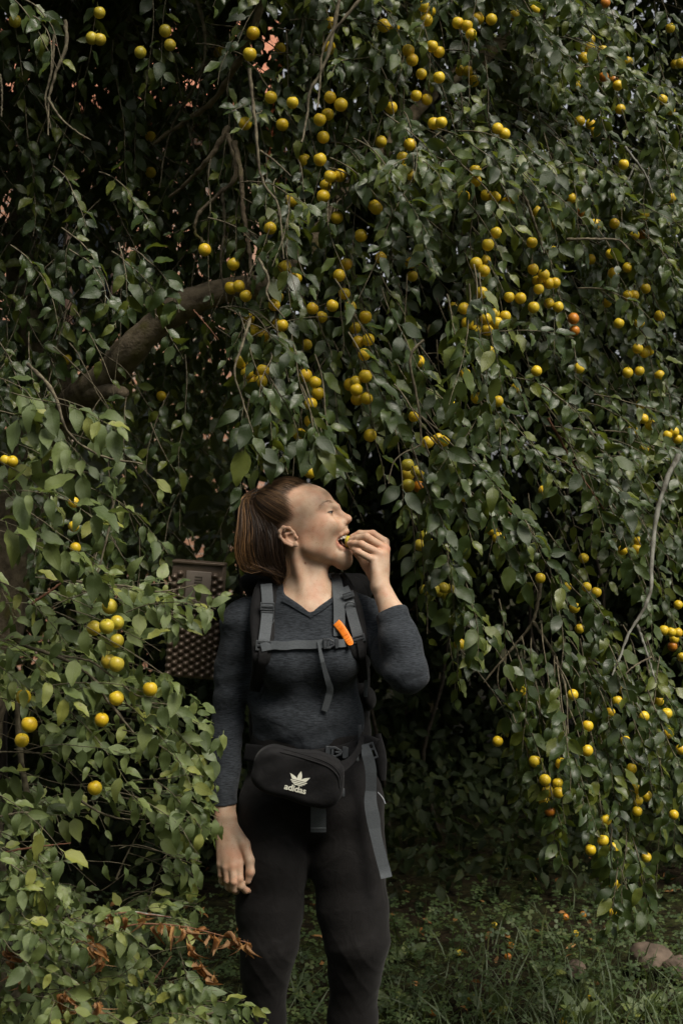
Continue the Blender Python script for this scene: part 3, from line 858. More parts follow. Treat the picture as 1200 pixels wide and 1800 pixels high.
# --- hair
S = SDF()
S.ell(HC, HR + 0.0035, HAX, k=0.02)
S.ell(Hp(488, 955), (0.040, 0.050, 0.048), k=0.03)
S.fn(lambda P: hair_side(P) + 0.032, (-9, -9, -9), (9, 9, 9), 'i')
hcap = sdf_obj('hair', S, HC - 0.16, HC + 0.16, 0.003, M['hair'], person, 3)
def put_rnd(o, v):
    at = o.data.attributes.new('rnd', 'FLOAT', 'POINT'); at.data.foreach_set('value', np.full(len(o.data.vertices), v, np.float32))
put_rnd(hcap, 0.12)
TIE = Hp(449, 869)
tn = w2e(TIE[None])[0]
def slerp(a, b, t):
    w = math.acos(np.clip(a @ b, -1, 1)); 
    return (np.sin((1 - t) * w)[:, None] * a + np.sin(t * w)[:, None] * b) / math.sin(max(w, 1e-4))
def ribbon_strand(P, w, N):
    T = nrm(np.gradient(P, axis=0)); B = nrm(np.cross(T, N)); w = np.asarray(w)[:, None]
    V = np.concatenate([P - B * w, P + B * w]); n = len(P); i = np.arange(n - 1)
    return V, np.stack([i, i + 1, n + i + 1, n + i], -1)
bag = Bag(); cnt = 0
while cnt < 6000:
    n = nrm(rng.normal(size=3))
    P = e2w(n[None], 0.0)
    hs = hair_side(P)[0]
    if hs > 0.017 * rng.random() ** 2.6 - 0.004 or n[2] < -0.75: continue
    if hs < -0.022 and rng.random() < 0.62: continue
    if n @ tn > 0.96: continue
    t = np.linspace(0, 0.975, 14)
    path = slerp(n, tn, t)
    lift = 0.0052 + 0.0035 * np.sin(t * math.pi) + 0.004 * t ** 3 + rng.normal(0, 0.0008) - 0.0052 * (1 - t) ** 6
    if hs > -0.006: lift = lift + 0.0016 * rng.random()
    Pp = HC + (path * (HR + lift[:, None])) @ HAX
    Pp += (rng.normal(0, 0.0025, 3) * np.sin(t * math.pi)[:, None])
    V, Q = ribbon_strand(Pp, np.interp(t, [0, 0.25, 1], [0.00008, 0.00045 if hs > -0.012 else 0.0006, 0.0006]), path @ HAX)
    bag.add(V, Q, np.clip(rng.beta(1.3, 3.0) + (0.45 if hs > -0.010 else 0), 0, 1)); cnt += 1
# loose wisps at temple, ear and neck
for pts in ([(500, 960, 0.06), (506, 985, 0.062), (505, 1010, 0.066), (498, 1030, 0.07)], [(500, 962, 0.058), (508, 990, 0.062), (508, 1008, 0.066), (500, 1026, 0.07)],
            [(586, 1003, -0.03), (592, 1022, -0.02), (600, 1033, -0.01), (600, 1024, -0.01)], [(588, 1003, -0.03), (598, 1006, -0.02), (606, 1016, -0.02)], [(583, 1004, -0.02), (588, 1020, -0.015), (596, 1032, -0.01), (598, 1030, -0.01)]):
    for k in range(4):
        P = catmull(np.array([Hp(*q) + rng.normal(0, 0.0022, 3) + hS * 0.002 for q in pts]), 16)
        V, Q = tube(P, 0.00028, 3); bag.add(V, Q, 0.75 + 0.25 * rng.random())
bag.build('hair_strands', M['hair'], hcap)
# ponytail
bag = Bag()
for k in range(9500):
    f = rng.random(); q = rng.random(); g = rng.normal(0, 0.016)
    outer = f
    p1 = (448 - 24 * outer + 10 * (1 - outer), 880 - 4 * outer + 16 * (1 - outer))
    p2 = (416 + 74 * (1 - outer), 928 + 6 * rng.normal())
    p3 = (412 + 84 * (1 - outer), 962 + 5 * rng.normal())
    p4 = (424 + 76 * (1 - outer), 996 - 10 * (1 - outer) + 4 * rng.normal())
    p5 = (452 + 44 * (1 - outer) + 12 * q, 1004 + 3 * rng.normal())
    p6 = (482 + 18 * q + 6 * rng.normal(), 1004 + 12 * rng.random())
    if q > 0.9: p6 = (498 - 12 * rng.random(), 1012 + 24 * rng.random())
    pts = [p1, p2, p3, p4, p5] + ([p6] if q > 0.35 else [])
    y0 = 3.665
    P = [TIE + rng.normal(0, 0.006, 3)]
    sp = (0.35, 1.0, 1.15, 1.0, 0.8, 0.6)
    for (u, v), w in zip(pts, sp):
        P.append(W(u, v, y0 + g * w * 1.7 - 0.012 * (1 - abs(2 * outer - 1))))
    P = catmull(np.array(P), 18)
    V, Q = ribbon_strand(P, np.interp(np.linspace(0, 1, 18), [0, 0.1, 0.8, 1], [0.0003, 0.00042, 0.00038, 0.0001]), np.broadcast_to(nrm(rng.normal(size=3) + np.array([0, -1.2, 0])), P.shape))
    bag.add(V, Q, np.clip(rng.beta(1.0, 4.5) * 0.55 + (rng.random() < (outer - 0.6) * 2.2) * (0.25 + 0.6 * rng.random()) + (0.35 if q > 0.9 else 0) * rng.random(), 0, 1))  # outer strands coloured gold as the lit edge, the rest varies at random
bag.build('ponytail', M['hair_lit_edge'], person)
bm = bmesh.new()
V, Q = tube(np.array([TIE + 0.012 * (math.cos(a) * hS + math.sin(a) * nrm(hZ * 0.8 + hA * 0.6)) for a in np.linspace(0, 2 * math.pi, 20)]), 0.0035, 6)
obj_np('hair_tie', V, Q, M['black'], person)
# ------------------------------------------------------------------ gear on the woman
def bvh_of(objs):
    V, P, n = [], [], 0
    for o in objs:
        me = o.data
        v = np.empty(len(me.vertices) * 3, np.float32); me.vertices.foreach_get('co', v)
        V.append(v.reshape(-1, 3)); P += [[i + n for i in p.vertices] for p in me.polygons]; n += len(me.vertices)
    return BVHTree.FromPolygons([Vector(v) for v in np.vstack(V)], P)
def world_verts_fix(o):
    pass
BV = bvh_of([shirt, trousers])
EYE = Vector((0, 0, CAMZ))
def hit(u, v, bvh=None):
    d = Vector(((u - 600) / F, 1, -(v - 900) / F)).normalized()
    r = (bvh or BV).ray_cast(EYE, d, 30)
    return r[0].y if r[0] is not None else None

def strap(name, px, width, mt, parent, off=0.004, th=0.0025, n=40, ydef=3.56, bvh=None, smooth=5, ylist=None):
    """a band of webbing laid over the cloth: px = [(u, v[, width])]"""
    P = np.array([(p[0], p[1], p[2] if len(p) > 2 else width) for p in px], float)
    C = catmull(P, n)
    tn = np.gradient(C[:, :2], axis=0); tn /= np.linalg.norm(tn, axis=1, keepdims=True)
    nn = np.stack([-tn[:, 1], tn[:, 0]], -1)
    sides = []
    for sgn in (-1, 1):
        q = C[:, :2] + nn * sgn * C[:, 2:3] * 0.5
        if ylist is not None:
            y = np.interp(np.linspace(0, 1, n), np.linspace(0, 1, len(ylist)), ylist)
        else:
            y = np.array([min([h for h in (hit(*(C[i, :2] + nn[i] * sgn * C[i, 2] * f), bvh) for f in (0.15, 0.5)) if h is not None and h < 3.9] or [np.nan]) for i in range(n)])
            if np.isnan(y).all(): y[:] = ydef
            ok = ~np.isnan(y); y = np.interp(np.arange(n), np.flatnonzero(ok), y[ok])
            ym = y.copy()
            for i in range(n): ym[i] = y[max(0, i - 2):i + 3].min()
            ker = np.ones(smooth) / smooth
            y = np.convolve(np.pad(ym, smooth // 2, 'edge'), ker, 'valid')
        sides.append((q, y))
    if ylist is None:
        m = [s[1] for s in sides]
        avg = 0.5 * (m[0] + m[1]); sides = [(s[0], 0.55 * s[1] + 0.45 * avg) for s in sides]
    V = []
    for lay in (off + th, off):
        for q, y in sides:
            V.append(np.array([W(a, b, yy - lay) for (a, b), yy in zip(q, y)]))
    i = np.arange(n - 1)
    A, B_, C_, D_ = 0, n, 2 * n, 3 * n
    Q = np.vstack([np.stack([A + i, A + i + 1, B_ + i + 1, B_ + i], -1), np.stack([C_ + i, D_ + i, D_ + i + 1, C_ + i + 1], -1),
                   np.stack([A + i, C_ + i, C_ + i + 1, A + i + 1], -1), np.stack([B_ + i, B_ + i + 1, D_ + i + 1, D_ + i], -1),
                   [[A, B_, D_, C_]], [[A + n - 1, C_ + n - 1, D_ + n - 1, B_ + n - 1]]])
    o = obj_np(name, np.vstack(V), Q, mt, parent, smooth=False)
    return o

def pad_px(name, px, mt, parent, off, th, n=36, rough_k=0.3):
    """padded strap: a band with a rounded section"""
    P = np.array(px, float); C = catmull(P, n)
    tn = np.gradient(C[:, :2], axis=0); tn /= np.linalg.norm(tn, axis=1, keepdims=True)
    nn = np.stack([-tn[:, 1], tn[:, 0]], -1)
    y = np.array([min([h for h in (hit(*(C[i, :2] + nn[i] * f * C[i, 2])) for f in (-0.3, 0, 0.3)) if h is not None and h < 3.9] or [np.nan]) for i in range(n)])
    if np.isnan(y).all(): y[:] = 3.6
    ok = ~np.isnan(y); y = np.interp(np.arange(n), np.flatnonzero(ok), y[ok])
    y = np.convolve(np.pad(y, 4, 'edge'), np.ones(9) / 9, 'valid')
    sec = 12; a = np.arange(sec) / sec * 2 * math.pi
    V = []
    for i in range(n):
        for t in a:
            c, s_ = math.cos(t), math.sin(t)
            c = math.copysign(abs(c) ** 0.6, c); s_ = math.copysign(abs(s_) ** 0.6, s_)
            q = C[i, :2] + nn[i] * c * C[i, 2] * 0.5
            V.append(W(q[0], q[1], y[i] - off + s_ * th * 0.5))
    V = np.array(V)
    i = np.arange(n - 1)[:, None] * sec; j = np.arange(sec)[None]; k = (j + 1) % sec
    Q = np.stack([i + j, i + k, i + sec + k, i + sec + j], -1).reshape(-1, 4)
    return obj_np(name, V, Q, mt, parent)

def ladder_buckle(parent, u, v, w, h, y, ang=0.0, name='buckle', mt=None, bars=(0,)):
    """rectangular frame with a middle bar"""
    bag = Bag(); ca, sa = math.cos(R_(ang)), math.sin(R_(ang))
    ex = np.array([ca, 0, -sa]); ez = np.array([sa, 0, ca]); c = W(u, v, y); k = y / F
    ax = np.array([ex, [0, 1, 0], ez])
    w *= k; h *= k; b = 0.0022
    for dx, dz, hw, hh in ((0, h / 2, w / 2, b), (0, -h / 2, w / 2, b), (-w / 2, 0, b, h / 2 + b), (w / 2, 0, b, h / 2 + b)):
        V, Q = box_vq(c + ex * dx + ez * dz, (hw, 0.0026, hh), ax, 0.0008); bag.add(V, Q)
    for t in bars:
        V, Q = box_vq(c + ez * t * h, (w / 2, 0.0030, b * 1.2), ax, 0.0008); bag.add(V, Q)
    return bag.build(name, mt or M['plastic'], parent, smooth=False)

def clip_buckle(parent, u, v, w, h, y, ang=0.0, mt=None):
    """side-release buckle: socket body and two prongs"""
    bag = Bag(); ca, sa = math.cos(R_(ang)), math.sin(R_(ang))
    ex = np.array([ca, 0, -sa]); ez = np.array([sa, 0, ca]); c = W(u, v, y); k = y / F; w *= k; h *= k
    ax = np.array([ex, [0, 1, 0], ez])
    def bx(dx, dz, hw, hh, hy=0.004, rot=0):
        r = R_(rot); a2 = np.array([ex * math.cos(r) + ez * math.sin(r), [0, 1, 0], -ex * math.sin(r) + ez * math.cos(r)])
        V, Q = box_vq(c + ex * dx * w + ez * dz * h, (hw * w, hy, hh * h), a2, 0.001); bag.add(V, Q)
    bx(-0.40, 0, 0.10, 0.5); bx(-0.22, 0.40, 0.16, 0.10); bx(-0.22, -0.40, 0.16, 0.10); bx(-0.20, 0, 0.06, 0.36, 0.003)
    bx(0.05, 0.26, 0.17, 0.08, 0.0035, -28); bx(0.05, -0.26, 0.17, 0.08, 0.0035, 28); bx(0.12, 0, 0.2, 0.07, 0.003)
    bx(0.34, 0, 0.09, 0.5); bx(0.45, 0, 0.05, 0.42, 0.003)
    return bag.build('buckle', mt or M['plastic'], parent, smooth=False)

nk = strap('neckline', [(496, 1053), (520, 1067), (544, 1081.5), (547, 1081.5), (568, 1068), (587, 1053)], 6, M['shirt'], shirt, 0.0005, 0.0018, n=60, smooth=3)
# --- backpack
pack = empty('backpack', W(540, 1200, 3.9))
tag(pack, 'big black hiking backpack worn by the woman, with grey straps over her chest', 'backpack')
S = SDF()
S.box(W(545, 1215, 3.93), (0.165, 0.125, 0.30), 0.06, k=0.03)
S.box(W(545, 1050, 3.92), (0.16, 0.12, 0.06), 0.045, k=0.02)
S.ell(W(648, 1228, 3.80), (0.020, 0.04, 0.034), k=0.02)
sdf_obj('pack_body', S, W(545, 1215, 3.93) - (0.30, 0.22, 0.40), W(545, 1215, 3.93) + (0.30, 0.22, 0.42), 0.007, M['black'], pack, 2, lambda V: folds(V, 0.003))
S = SDF(); S.box(W(462, 1022, 3.83), (0.060, 0.05, 0.022), 0.02, k=0.02); S.box(W(545, 1035, 3.93), (0.17, 0.11, 0.04), 0.035, k=0.03)
sdf_obj('lid', S, W(545, 1035, 3.93) - 0.28, W(545, 1035, 3.93) + 0.28, 0.006, M['black'], pack, 2)
sl = pad_px('shoulder_strap', [(474, 1024, 40), (466, 1048, 44), (461, 1085, 44), (462, 1128, 40), (458, 1170, 30), (447, 1215, 20)], M['black'], pack, 0.006, 0.014)
sr = pad_px('shoulder_strap', [(592, 1012, 30), (602, 1036, 40), (614, 1070, 44), (624, 1115, 40), (632, 1160, 24), (637, 1200, 14)], M['black'], pack, 0.006, 0.014)
BS = bvh_of([shirt, trousers, sl, sr])
strap('webbing', [(468, 1026), (470, 1050), (470, 1075), (467, 1105), (463, 1134)], 20, M['webbing'], sl, 0.003, bvh=BS)
strap('webbing', [(463, 1136), (461, 1165), (452, 1200)], 15, M['black'], sl, 0.003, bvh=BS)
yb = hit(469, 1075, BS) - 0.009
ladder_buckle(sl, 470, 1066, 22, 11, yb, 2); ladder_buckle(sl, 470, 1081, 20, 10, yb, 2)
V, Q = tube(catmull(np.array([W(462, 1087, yb), W(463, 1095, yb - .003), W(470, 1098, yb - .004), W(479, 1095, yb - .003), W(481, 1089, yb)]), 14), 0.0016, 6)
obj_np('ring', V, Q, M['plastic'], sl)
ladder_buckle(sl, 463, 1135, 24, 15, hit(463, 1135, BS) - 0.009, 4)
strap('webbing', [(588, 1008, 15), (593, 1030, 19), (596, 1065, 20), (596, 1118, 20)], 20, M['webbing'], sr, 0.004, bvh=BS)
strap('webbing', [(604, 1032, 17), (612, 1052, 18), (618, 1078, 18), (630, 1121, 19)], 18, M['webbing'], sr, 0.0025, bvh=BS)
strap('webbing', [(632, 1125), (637, 1160), (640, 1195)], 11, M['black'], sr, 0.003, bvh=BS)
y2 = hit(613, 1068, BS) - 0.008
ladder_buckle(sr, 612, 1046, 17, 8, y2 + 0.004, -18)
V, Q = tube(catmull(np.array([W(607, 1069, y2), W(608, 1062, y2 - .003), W(615, 1058, y2 - .005), W(622, 1060, y2 - .003), W(624, 1066, y2)]), 14), 0.0017, 6)
obj_np('ring', V, Q, M['plastic'], sr)
ladder_buckle(sr, 630, 1123, 21, 10, hit(628, 1120, BS) - 0.008, -16)
ss = strap('sternum_strap', [(459, 1138), (480, 1134), (500, 1135), (520, 1133), (545, 1133), (572, 1131)], 15, M['webbing'], pack, 0.008, bvh=BS)
strap('webbing_end', [(594, 1131), (606, 1130), (618, 1127)], 14, M['webbing'], ss, 0.010, bvh=BS)
clip_buckle(ss, 582, 1131, 27, 18, hit(580, 1131, BS) - 0.014, -3)
yy = [hit(560, 1131, BS) - 0.014] + [hit(565, 1165) - 0.010, hit(572, 1195) - 0.008, hit(576, 1215) - 0.012, hit(572, 1245) - 0.010]
strap('strap_tail', [(559, 1127, 4), (564, 1150, 6), (570, 1175, 8), (576, 1196, 10), (580, 1212, 12), (576, 1230, 12), (570, 1250, 11)], 10, M['webbing'], ss, 0.0, 0.0015, ylist=yy)
# hip belt with its buckle, hanging tails, side strap bits
hb = pad_px('hip_belt', [(430, 1322, 30), (470, 1328, 34), (520, 1334, 30), (575, 1325, 22), (612, 1318, 24), (640, 1308, 32), (656, 1316, 40)], M['black'], pack, 0.008, 0.012)
BH = bvh_of([shirt, trousers, hb])
clip_buckle(hb, 592, 1322, 40, 20, hit(592, 1322, BH) - 0.008, 2, M['plastic'])
strap('webbing', [(612, 1325), (625, 1319), (640, 1306)], 12, M['black'], hb, 0.004, bvh=BH)
strap('hanging_strap', [(641, 1308, 12), (645, 1326, 19), (651, 1350, 20), (652, 1380, 19), (651, 1410, 22), (656, 1440, 24), (660, 1466, 20), (668, 1500, 20), (676, 1530, 20), (679, 1543, 20)], 20, M['webbing'], hb, 0.006, 0.002, n=60, ylist=[3.535, 3.53, 3.535, 3.545, 3.54, 3.54, 3.535, 3.53, 3.52])
ladder_buckle(hb, 650, 1321, 18, 26, 3.536, -20, bars=(0.1,), mt=M['plastic'])
V, Q = tube(catmull(np.array([W(664, 1393, 3.60), W(672, 1402, 3.59), (W(677, 1413, 3.585))]), 8), 0.0015, 5); obj_np('cord', V, Q, M['plastic_pale'], pack)
o = pad_px('side_strap', [(641, 1165, 6), (643, 1200, 7), (642, 1225, 6)], M['webbing'], pack, 0.0, 0.004)
bag = Bag()
for u, v, a, b in ((632, 1288, 3, 14), (634, 1303, 5, 5)):
    V, Q = box_vq(W(u, v, 3.585), (a * 0.0014, 0.003, b * 0.0014), None, 0.001); bag.add(V, Q)
bag.build('slider', M['plastic'], pack)
V, Q = box_vq(W(628, 1332, 3.54), (0.0035, 0.003, 0.009), None, 0.0025); obj_np('strap_clip', V, Q, M['plastic_pale'], pack)
sp = pad_px('side_wing', [(662, 1290, 14), (668, 1330, 22), (672, 1372, 12)], M['black'], pack, -0.10, 0.03)

# --- orange clip on the strap
cl = empty('strap_tool', W(604, 1112, 3.5))
tag(cl, 'curved orange plastic clip fixed to the strap beside the chest buckle', 'plastic clip')
ys = [hit(594, 1098, BS) - 0.018, hit(604, 1112, BS) - 0.026, hit(613, 1128, BS) - 0.032]
P = catmull(np.array([(590.5, 1094, 14.5), (596, 1100, 15), (604, 1111, 14.5), (611, 1123, 14), (615.5, 1131, 11.5), (616.5, 1134, 6)]), 24)
tn = np.gradient(P[:, :2], axis=0); tn /= np.linalg.norm(tn, axis=1, keepdims=True); nn = np.stack([-tn[:, 1], tn[:, 0]], -1)
yy = np.interp(np.linspace(0, 1, 24), [0, .5, 1], ys)
sec = 12; Vc = []
for i in range(24):
    for t in np.arange(sec) / sec * 2 * math.pi:
        c, s_ = math.cos(t), math.sin(t); c = math.copysign(abs(c) ** 0.5, c); s_ = math.copysign(abs(s_) ** 0.5, s_)
        q = P[i, :2] + nn[i] * c * P[i, 2] * 0.5; Vc.append(W(q[0], q[1], yy[i] + s_ * 0.004))
ii = np.arange(23)[:, None] * sec; j = np.arange(sec)[None]; k = (j + 1) % sec
Q4 = np.stack([ii + j, ii + k, ii + sec + k, ii + sec + j], -1).reshape(-1, 4)
obj_np('clip_body', np.array(Vc), [Q4, np.array([list(range(sec))[::-1], list(range(23 * sec, 24 * sec))])], M['orange'], cl)
for i in (4, 6, 7, 11, 13, 15, 17, 19):
    hw = 0.32 if i > 8 else 0.2
    a = W(*(P[i, :2] - nn[i] * P[i, 2] * hw), yy[i] - 0.0042); b = W(*(P[i, :2] + nn[i] * P[i, 2] * hw), yy[i] - 0.0042)
    V, Q = tube(np.array([a, (a + b) / 2 + (0, -0.0003, 0), b]), 0.0008, 6); obj_np('grip_ridge', V, Q, M['orange'], cl)

# --- waist bag
wb = empty('waist_bag', W(522, 1365, 3.5))
tag(wb, 'black waist bag with cream leaf logo worn across the front of her hips', 'waist bag')
th = R_(13); bx_ = np.array([math.cos(th), 0, -math.sin(th)]); bz_ = np.array([math.sin(th), 0, math.cos(th)])
BC = W(524, 1362, 3.507)
def pouch(P, hx=0.114, hz=0.062, hy=0.038, r2=0.050, re=0.020):
    d = P - BC; x = d @ bx_; z = d @ bz_; y = d[:, 1]
    bend = y + 0.9 * x * x
    taper = 1 + 0.9 * x
    q = np.maximum(np.abs(np.stack([x, z / np.clip(taper, .8, 1.15)], -1)) - (np.array([hx, hz]) - r2), 0)
    d2 = np.linalg.norm(q, axis=1) - r2
    w = np.stack([d2 + re, np.abs(bend) - hy + re], -1)
    return np.minimum(w.max(1), 0) + np.linalg.norm(np.maximum(w, 0), axis=1) - re
S = SDF(); S.fn(pouch, BC - 0.18, BC + 0.18)
pouch_o = sdf_obj('pouch', S, BC - 0.18, BC + 0.18, 0.0042, M['black'], wb, 2, lambda V: 0.0012 * np.sin(60 * V[:, 0] + 30 * V[:, 2]) + 0.001 * np.sin(110 * V[:, 2] - 45 * V[:, 0]))
BP = bvh_of([pouch_o])
def on_pouch(px, off=0.002):
    out = []
    for u, v in px:
        y = hit(u, v, BP); out.append(W(u, v, (3.48 if y is None else y) - off))
    return np.array(out)
zp = catmull(np.array([(492, 1322), (512, 1327), (540, 1335), (565, 1343), (582, 1352), (594, 1366), (597, 1385)], float), 50)
zz = on_pouch(zp, 0.0)
zz[:, 1] = np.convolve(np.pad(zz[:, 1], 3, 'edge'), np.ones(7) / 7, 'valid')
V, Q = tube(zz, 0.0024, 6); zo = obj_np('zipper', V, Q, M['black'], wb)
zp2 = zp + np.array([2.0, -6.0]); z2 = on_pouch(zp2, 0.0); z2[:, 1] = np.convolve(np.pad(z2[:, 1], 3, 'edge'), np.ones(7) / 7, 'valid')
V, Q = tube(z2, 0.0016, 6); obj_np('piping', V, Q, M['black'], wb)
bag = Bag()
for v in np.linspace(1364, 1388, 7):
    V, Q = box_vq(W(604 - (v - 1364) * 0.12, v, 3.482), (0.0018, 0.0016, 0.0022), None, 0.0006); bag.add(V, Q)
V, Q = box_vq(W(603, 1393, 3.480), (0.0035, 0.0015, 0.010), None, 0.001); bag.add(V, Q)
bag.build('zip_pull', M['plastic'], wb)
strap('bag_strap', [(600, 1348, 20), (615, 1338, 14), (630, 1318, 10), (637, 1292, 8)], 12, M['black'], wb, 0.006, ylist=[3.50, 3.515, 3.53, 3.55])
strap('strap_tail', [(559, 1408), (559.5, 1436), (559.5, 1463)], 27, M['webbing'], wb, 0.006, 0.002, ylist=[hit(559, 1425) - 0.012, hit(559, 1440) - 0.012, hit(559, 1460) - 0.012])
a = W(546, 1455.5, hit(559, 1456) - 0.0215); b = W(573, 1455.5, hit(559, 1456) - 0.0215)
V, Q = tube(np.array([a, (a + b) / 2, b]), 0.0006, 4); obj_np('stitching', V, Q, M['plastic_pale'], wb)
# logo: three leaves over stripes, and the lettering below it
LT = R_(14)
def lg(x, y): return (525.5 + x * math.cos(LT) + y * math.sin(LT), 1371 + x * math.sin(LT) - y * math.cos(LT))
def flat(name, polys, parent):
    bm = bmesh.new()
    for pl in polys:
        top = on_pouch([lg(*p) for p in pl], 0.0014)
        vs = [bm.verts.new(p) for p in top]; bm.faces.new(vs)
    bmesh.ops.triangulate(bm, faces=bm.faces[:])
    return obj_bm(name, bm, M['print'], parent, smooth=False)
def leafpoly(rot, L0, L1, wd, n=14):
    r = R_(rot); out = []
    for s_ in (1, -1):
        for t in (np.linspace(0, 1, n) if s_ == 1 else np.linspace(1, 0, n)[1:-1]):
            l = L0 + (L1 - L0) * t; w = wd * (0.42 + 0.58 * math.sin(math.pi * min(t * 0.9 + 0.12, 1))) * (1 - t ** 5) * s_
            out.append((l * math.sin(r) + w * math.cos(r), l * math.cos(r) - 6 - w * math.sin(r)))
    return out
def clip_above(pl, y0, y1=99):
    out = []
    for i in range(len(pl)):
        a, b = pl[i - 1], pl[i]
        if (a[1] >= y0) != (b[1] >= y0):
            t = (y0 - a[1]) / (b[1] - a[1]); out.append((a[0] + (b[0] - a[0]) * t, y0))
        if b[1] >= y0: out.append(b)
    return out
logo_parts = [clip_above(leafpoly(r, 2, L, wd), -1.0) for r, L, wd in ((0, 22, 4.1), (-52, 23, 3.6), (52, 23, 3.6))]
logo = flat('logo', [p for p in logo_parts if len(p) > 3], wb)
flat('stripe', [[(-15, -2.0), (15.5, -2.0), (14, -4.0), (-13.5, -4.0)]], logo); flat('stripe', [[(-12.5, -5.0), (13, -5.0), (11, -7.0), (-10.5, -7.0)]], logo)
flat('stripe', [[(-9, -8.0), (9.5, -8.0), (6.5, -9.8), (-6, -9.8)]], logo)
fc = bpy.data.curves.new('lettering', 'FONT'); fc.body = 'adidas'; fc.size = 1.0; fc.align_x = 'CENTER'; fc.offset = 0.022; fc.space_character = 0.96
fo = bpy.data.objects.new('lettering_tmp', fc); COL.objects.link(fo)
dg = bpy.context.evaluated_depsgraph_get(); me = bpy.data.meshes.new_from_object(fo.evaluated_get(dg))
bpy.data.objects.remove(fo)
xs = np.array([v.co[:] for v in me.vertices]); wdt = xs[:, 0].max() - xs[:, 0].min(); sc_ = 39.0 / wdt; xm = 0.5 * (xs[:, 0].max() + xs[:, 0].min())
pts = on_pouch([lg((x - xm) * sc_ - 2.5, -21.5 + y * sc_ * 0.92) for x, y, _ in xs], 0.0014)
for v, p in zip(me.vertices, pts): v.co = p
me.materials.clear(); me.materials.append(M['print'])
link(bpy.data.objects.new('lettering', me), wb)

# --- folded sleeping pad strapped to the pack
pad = empty('sleeping_pad', W(345, 1190, 3.86))
tag(pad, 'folded bronze foam sleeping pad with studded surface standing beside her shoulder', 'sleeping pad')
m_, t_, b_ = mat('bronze_foam', (0.15, 0.112, 0.082), 0.33, 0.5, 0.4); M['foam'] = m_
m_, t_, b_ = mat('bronze_label', (0.23, 0.19, 0.155), 0.55, 0.4, 0.15); M['foam_label'] = m_
m_, t_, b_ = mat('bronze_print', (0.10, 0.08, 0.065), 0.6, 0.3); M['foam_print'] = m_
YP = 3.86
pr = R_(-4.5); pex = np.array([math.cos(pr), 0.0, math.sin(pr)]); pez = np.array([-math.sin(pr) * 0 + 0.07, 0, 1.0]); pez = nrm(pez); pey = np.array([0, 1.0, 0])
PC = W(342, 1090, YP)
PAX = np.array([pex, pey, pez])
for i in range(5):
    V, Q = box_vq(PC + pey * (0.008 + 0.019 * i) + pez * (0.0015 * (i % 2)), (0.070, 0.0085, 0.158), PAX, 0.004)
    obj_np('foam_leaf', V, Q, M['foam'], pad)
def bump_mesh():
    bm = bmesh.new()
    bmesh.ops.create_uvsphere(bm, u_segments=8, v_segments=6, radius=1.0)
    bmesh.ops.delete(bm, geom=[v for v in bm.verts if v.co.y > 0.25], context='VERTS')
    for v in bm.verts:
        k = 1.0 + v.co.y * 0.45
        v.co = Vector((v.co.x * 0.0098 * k, v.co.y * 0.0115, v.co.z * 0.0098 * k))
    me = bpy.data.meshes.new('bump'); bm.to_mesh(me); bm.free()
    for p in me.polygons: p.use_smooth = True
    me.materials.append(M['foam']); return me
bme = bump_mesh(); nb = 0
for r in range(29):
    for c in range(9):
        if (r + c) % 2: continue
        x = -0.062 + c * 0.0155; z = 0.133 - r * 0.0101
        if z > 0.045 and -0.035 < x < 0.042: continue
        if abs(z - 0.036) < 0.011: continue
        if z > 0.128: continue
        p = PC + pex * x + pez * z - pey * 0.0005
        o = bpy.data.objects.new('bump', bme); link(o, pad); o.location = p; nb += 1
V, Q = box_vq(PC + pex * 0.004 + pez * 0.086 - pey * 0.0045, (0.034, 0.005, 0.047), PAX, 0.002); lab = obj_np('label_panel', V, Q, M['foam_label'], pad)
V, Q = box_vq(PC + pez * 0.1545 + pey * 0.045, (0.071, 0.052, 0.004), PAX, 0.002); obj_np('top_edge', V, Q, M['foam'], pad)
bag = Bag()
for dx, dz, hw, hh in ((0.004, 0.118, 0.010, 0.0011), (0.004, 0.110, 0.010, 0.0011), (0.013, 0.114, 0.0011, 0.005), (0.004, 0.103, 0.010, 0.0011), (-0.005, 0.096, 0.0011, 0.008)):
    V, Q = box_vq(PC + pex * dx + pez * dz - pey * 0.0100, (hw, 0.0008, hh), PAX); bag.add(V, Q)
bag.build('lettering', M['foam_print'], lab, smooth=False)
V, Q = box_vq(PC + pez * 0.036 + pey * 0.042, (0.0745, 0.060, 0.0085), PAX, 0.002); obj_np('pad_strap', V, Q, M['black'], pad)
V, Q = box_vq(PC + pex * 0.06 + pez * 0.030 - pey * 0.024, (0.008, 0.004, 0.016), PAX, 0.002); obj_np('strap_buckle', V, Q, M['black'], pad)
# ------------------------------------------------------------------ ground
gm, t, b = mat('soil_and_moss', (0.03, 0.03, 0.015), 0.95, 0.1)
tc = nd(t, 'ShaderNodeTexCoord')
n1 = nd(t, 'ShaderNodeTexNoise', Scale=3.0, Detail=8.0); t.links.new(tc.outputs['Object'], n1.inputs[0])
n2 = nd(t, 'ShaderNodeTexNoise', Scale=45.0, Detail=6.0); t.links.new(tc.outputs['Object'], n2.inputs[0])
r1 = ramp(t, [(0.40, (0.018, 0.014, 0.008)), (0.60, (0.022, 0.028, 0.009))]); t.links.new(n1.outputs[0], r1.inputs[0])
r2 = ramp(t, [(0.40, (0.5, 0.5, 0.5)), (0.66, (1.5, 1.4, 1.2))]); t.links.new(n2.outputs[0], r2.inputs[0])
t.links.new(mixc(t, 1.0, r1.outputs[0], r2.outputs[0], 'MULTIPLY'), b.inputs['Base Color'])
bump(t, b, n2.outputs[0], 0.8, 0.02)
bm = bmesh.new(); bmesh.ops.create_grid(bm, x_segments=60, y_segments=60, size=1.0)
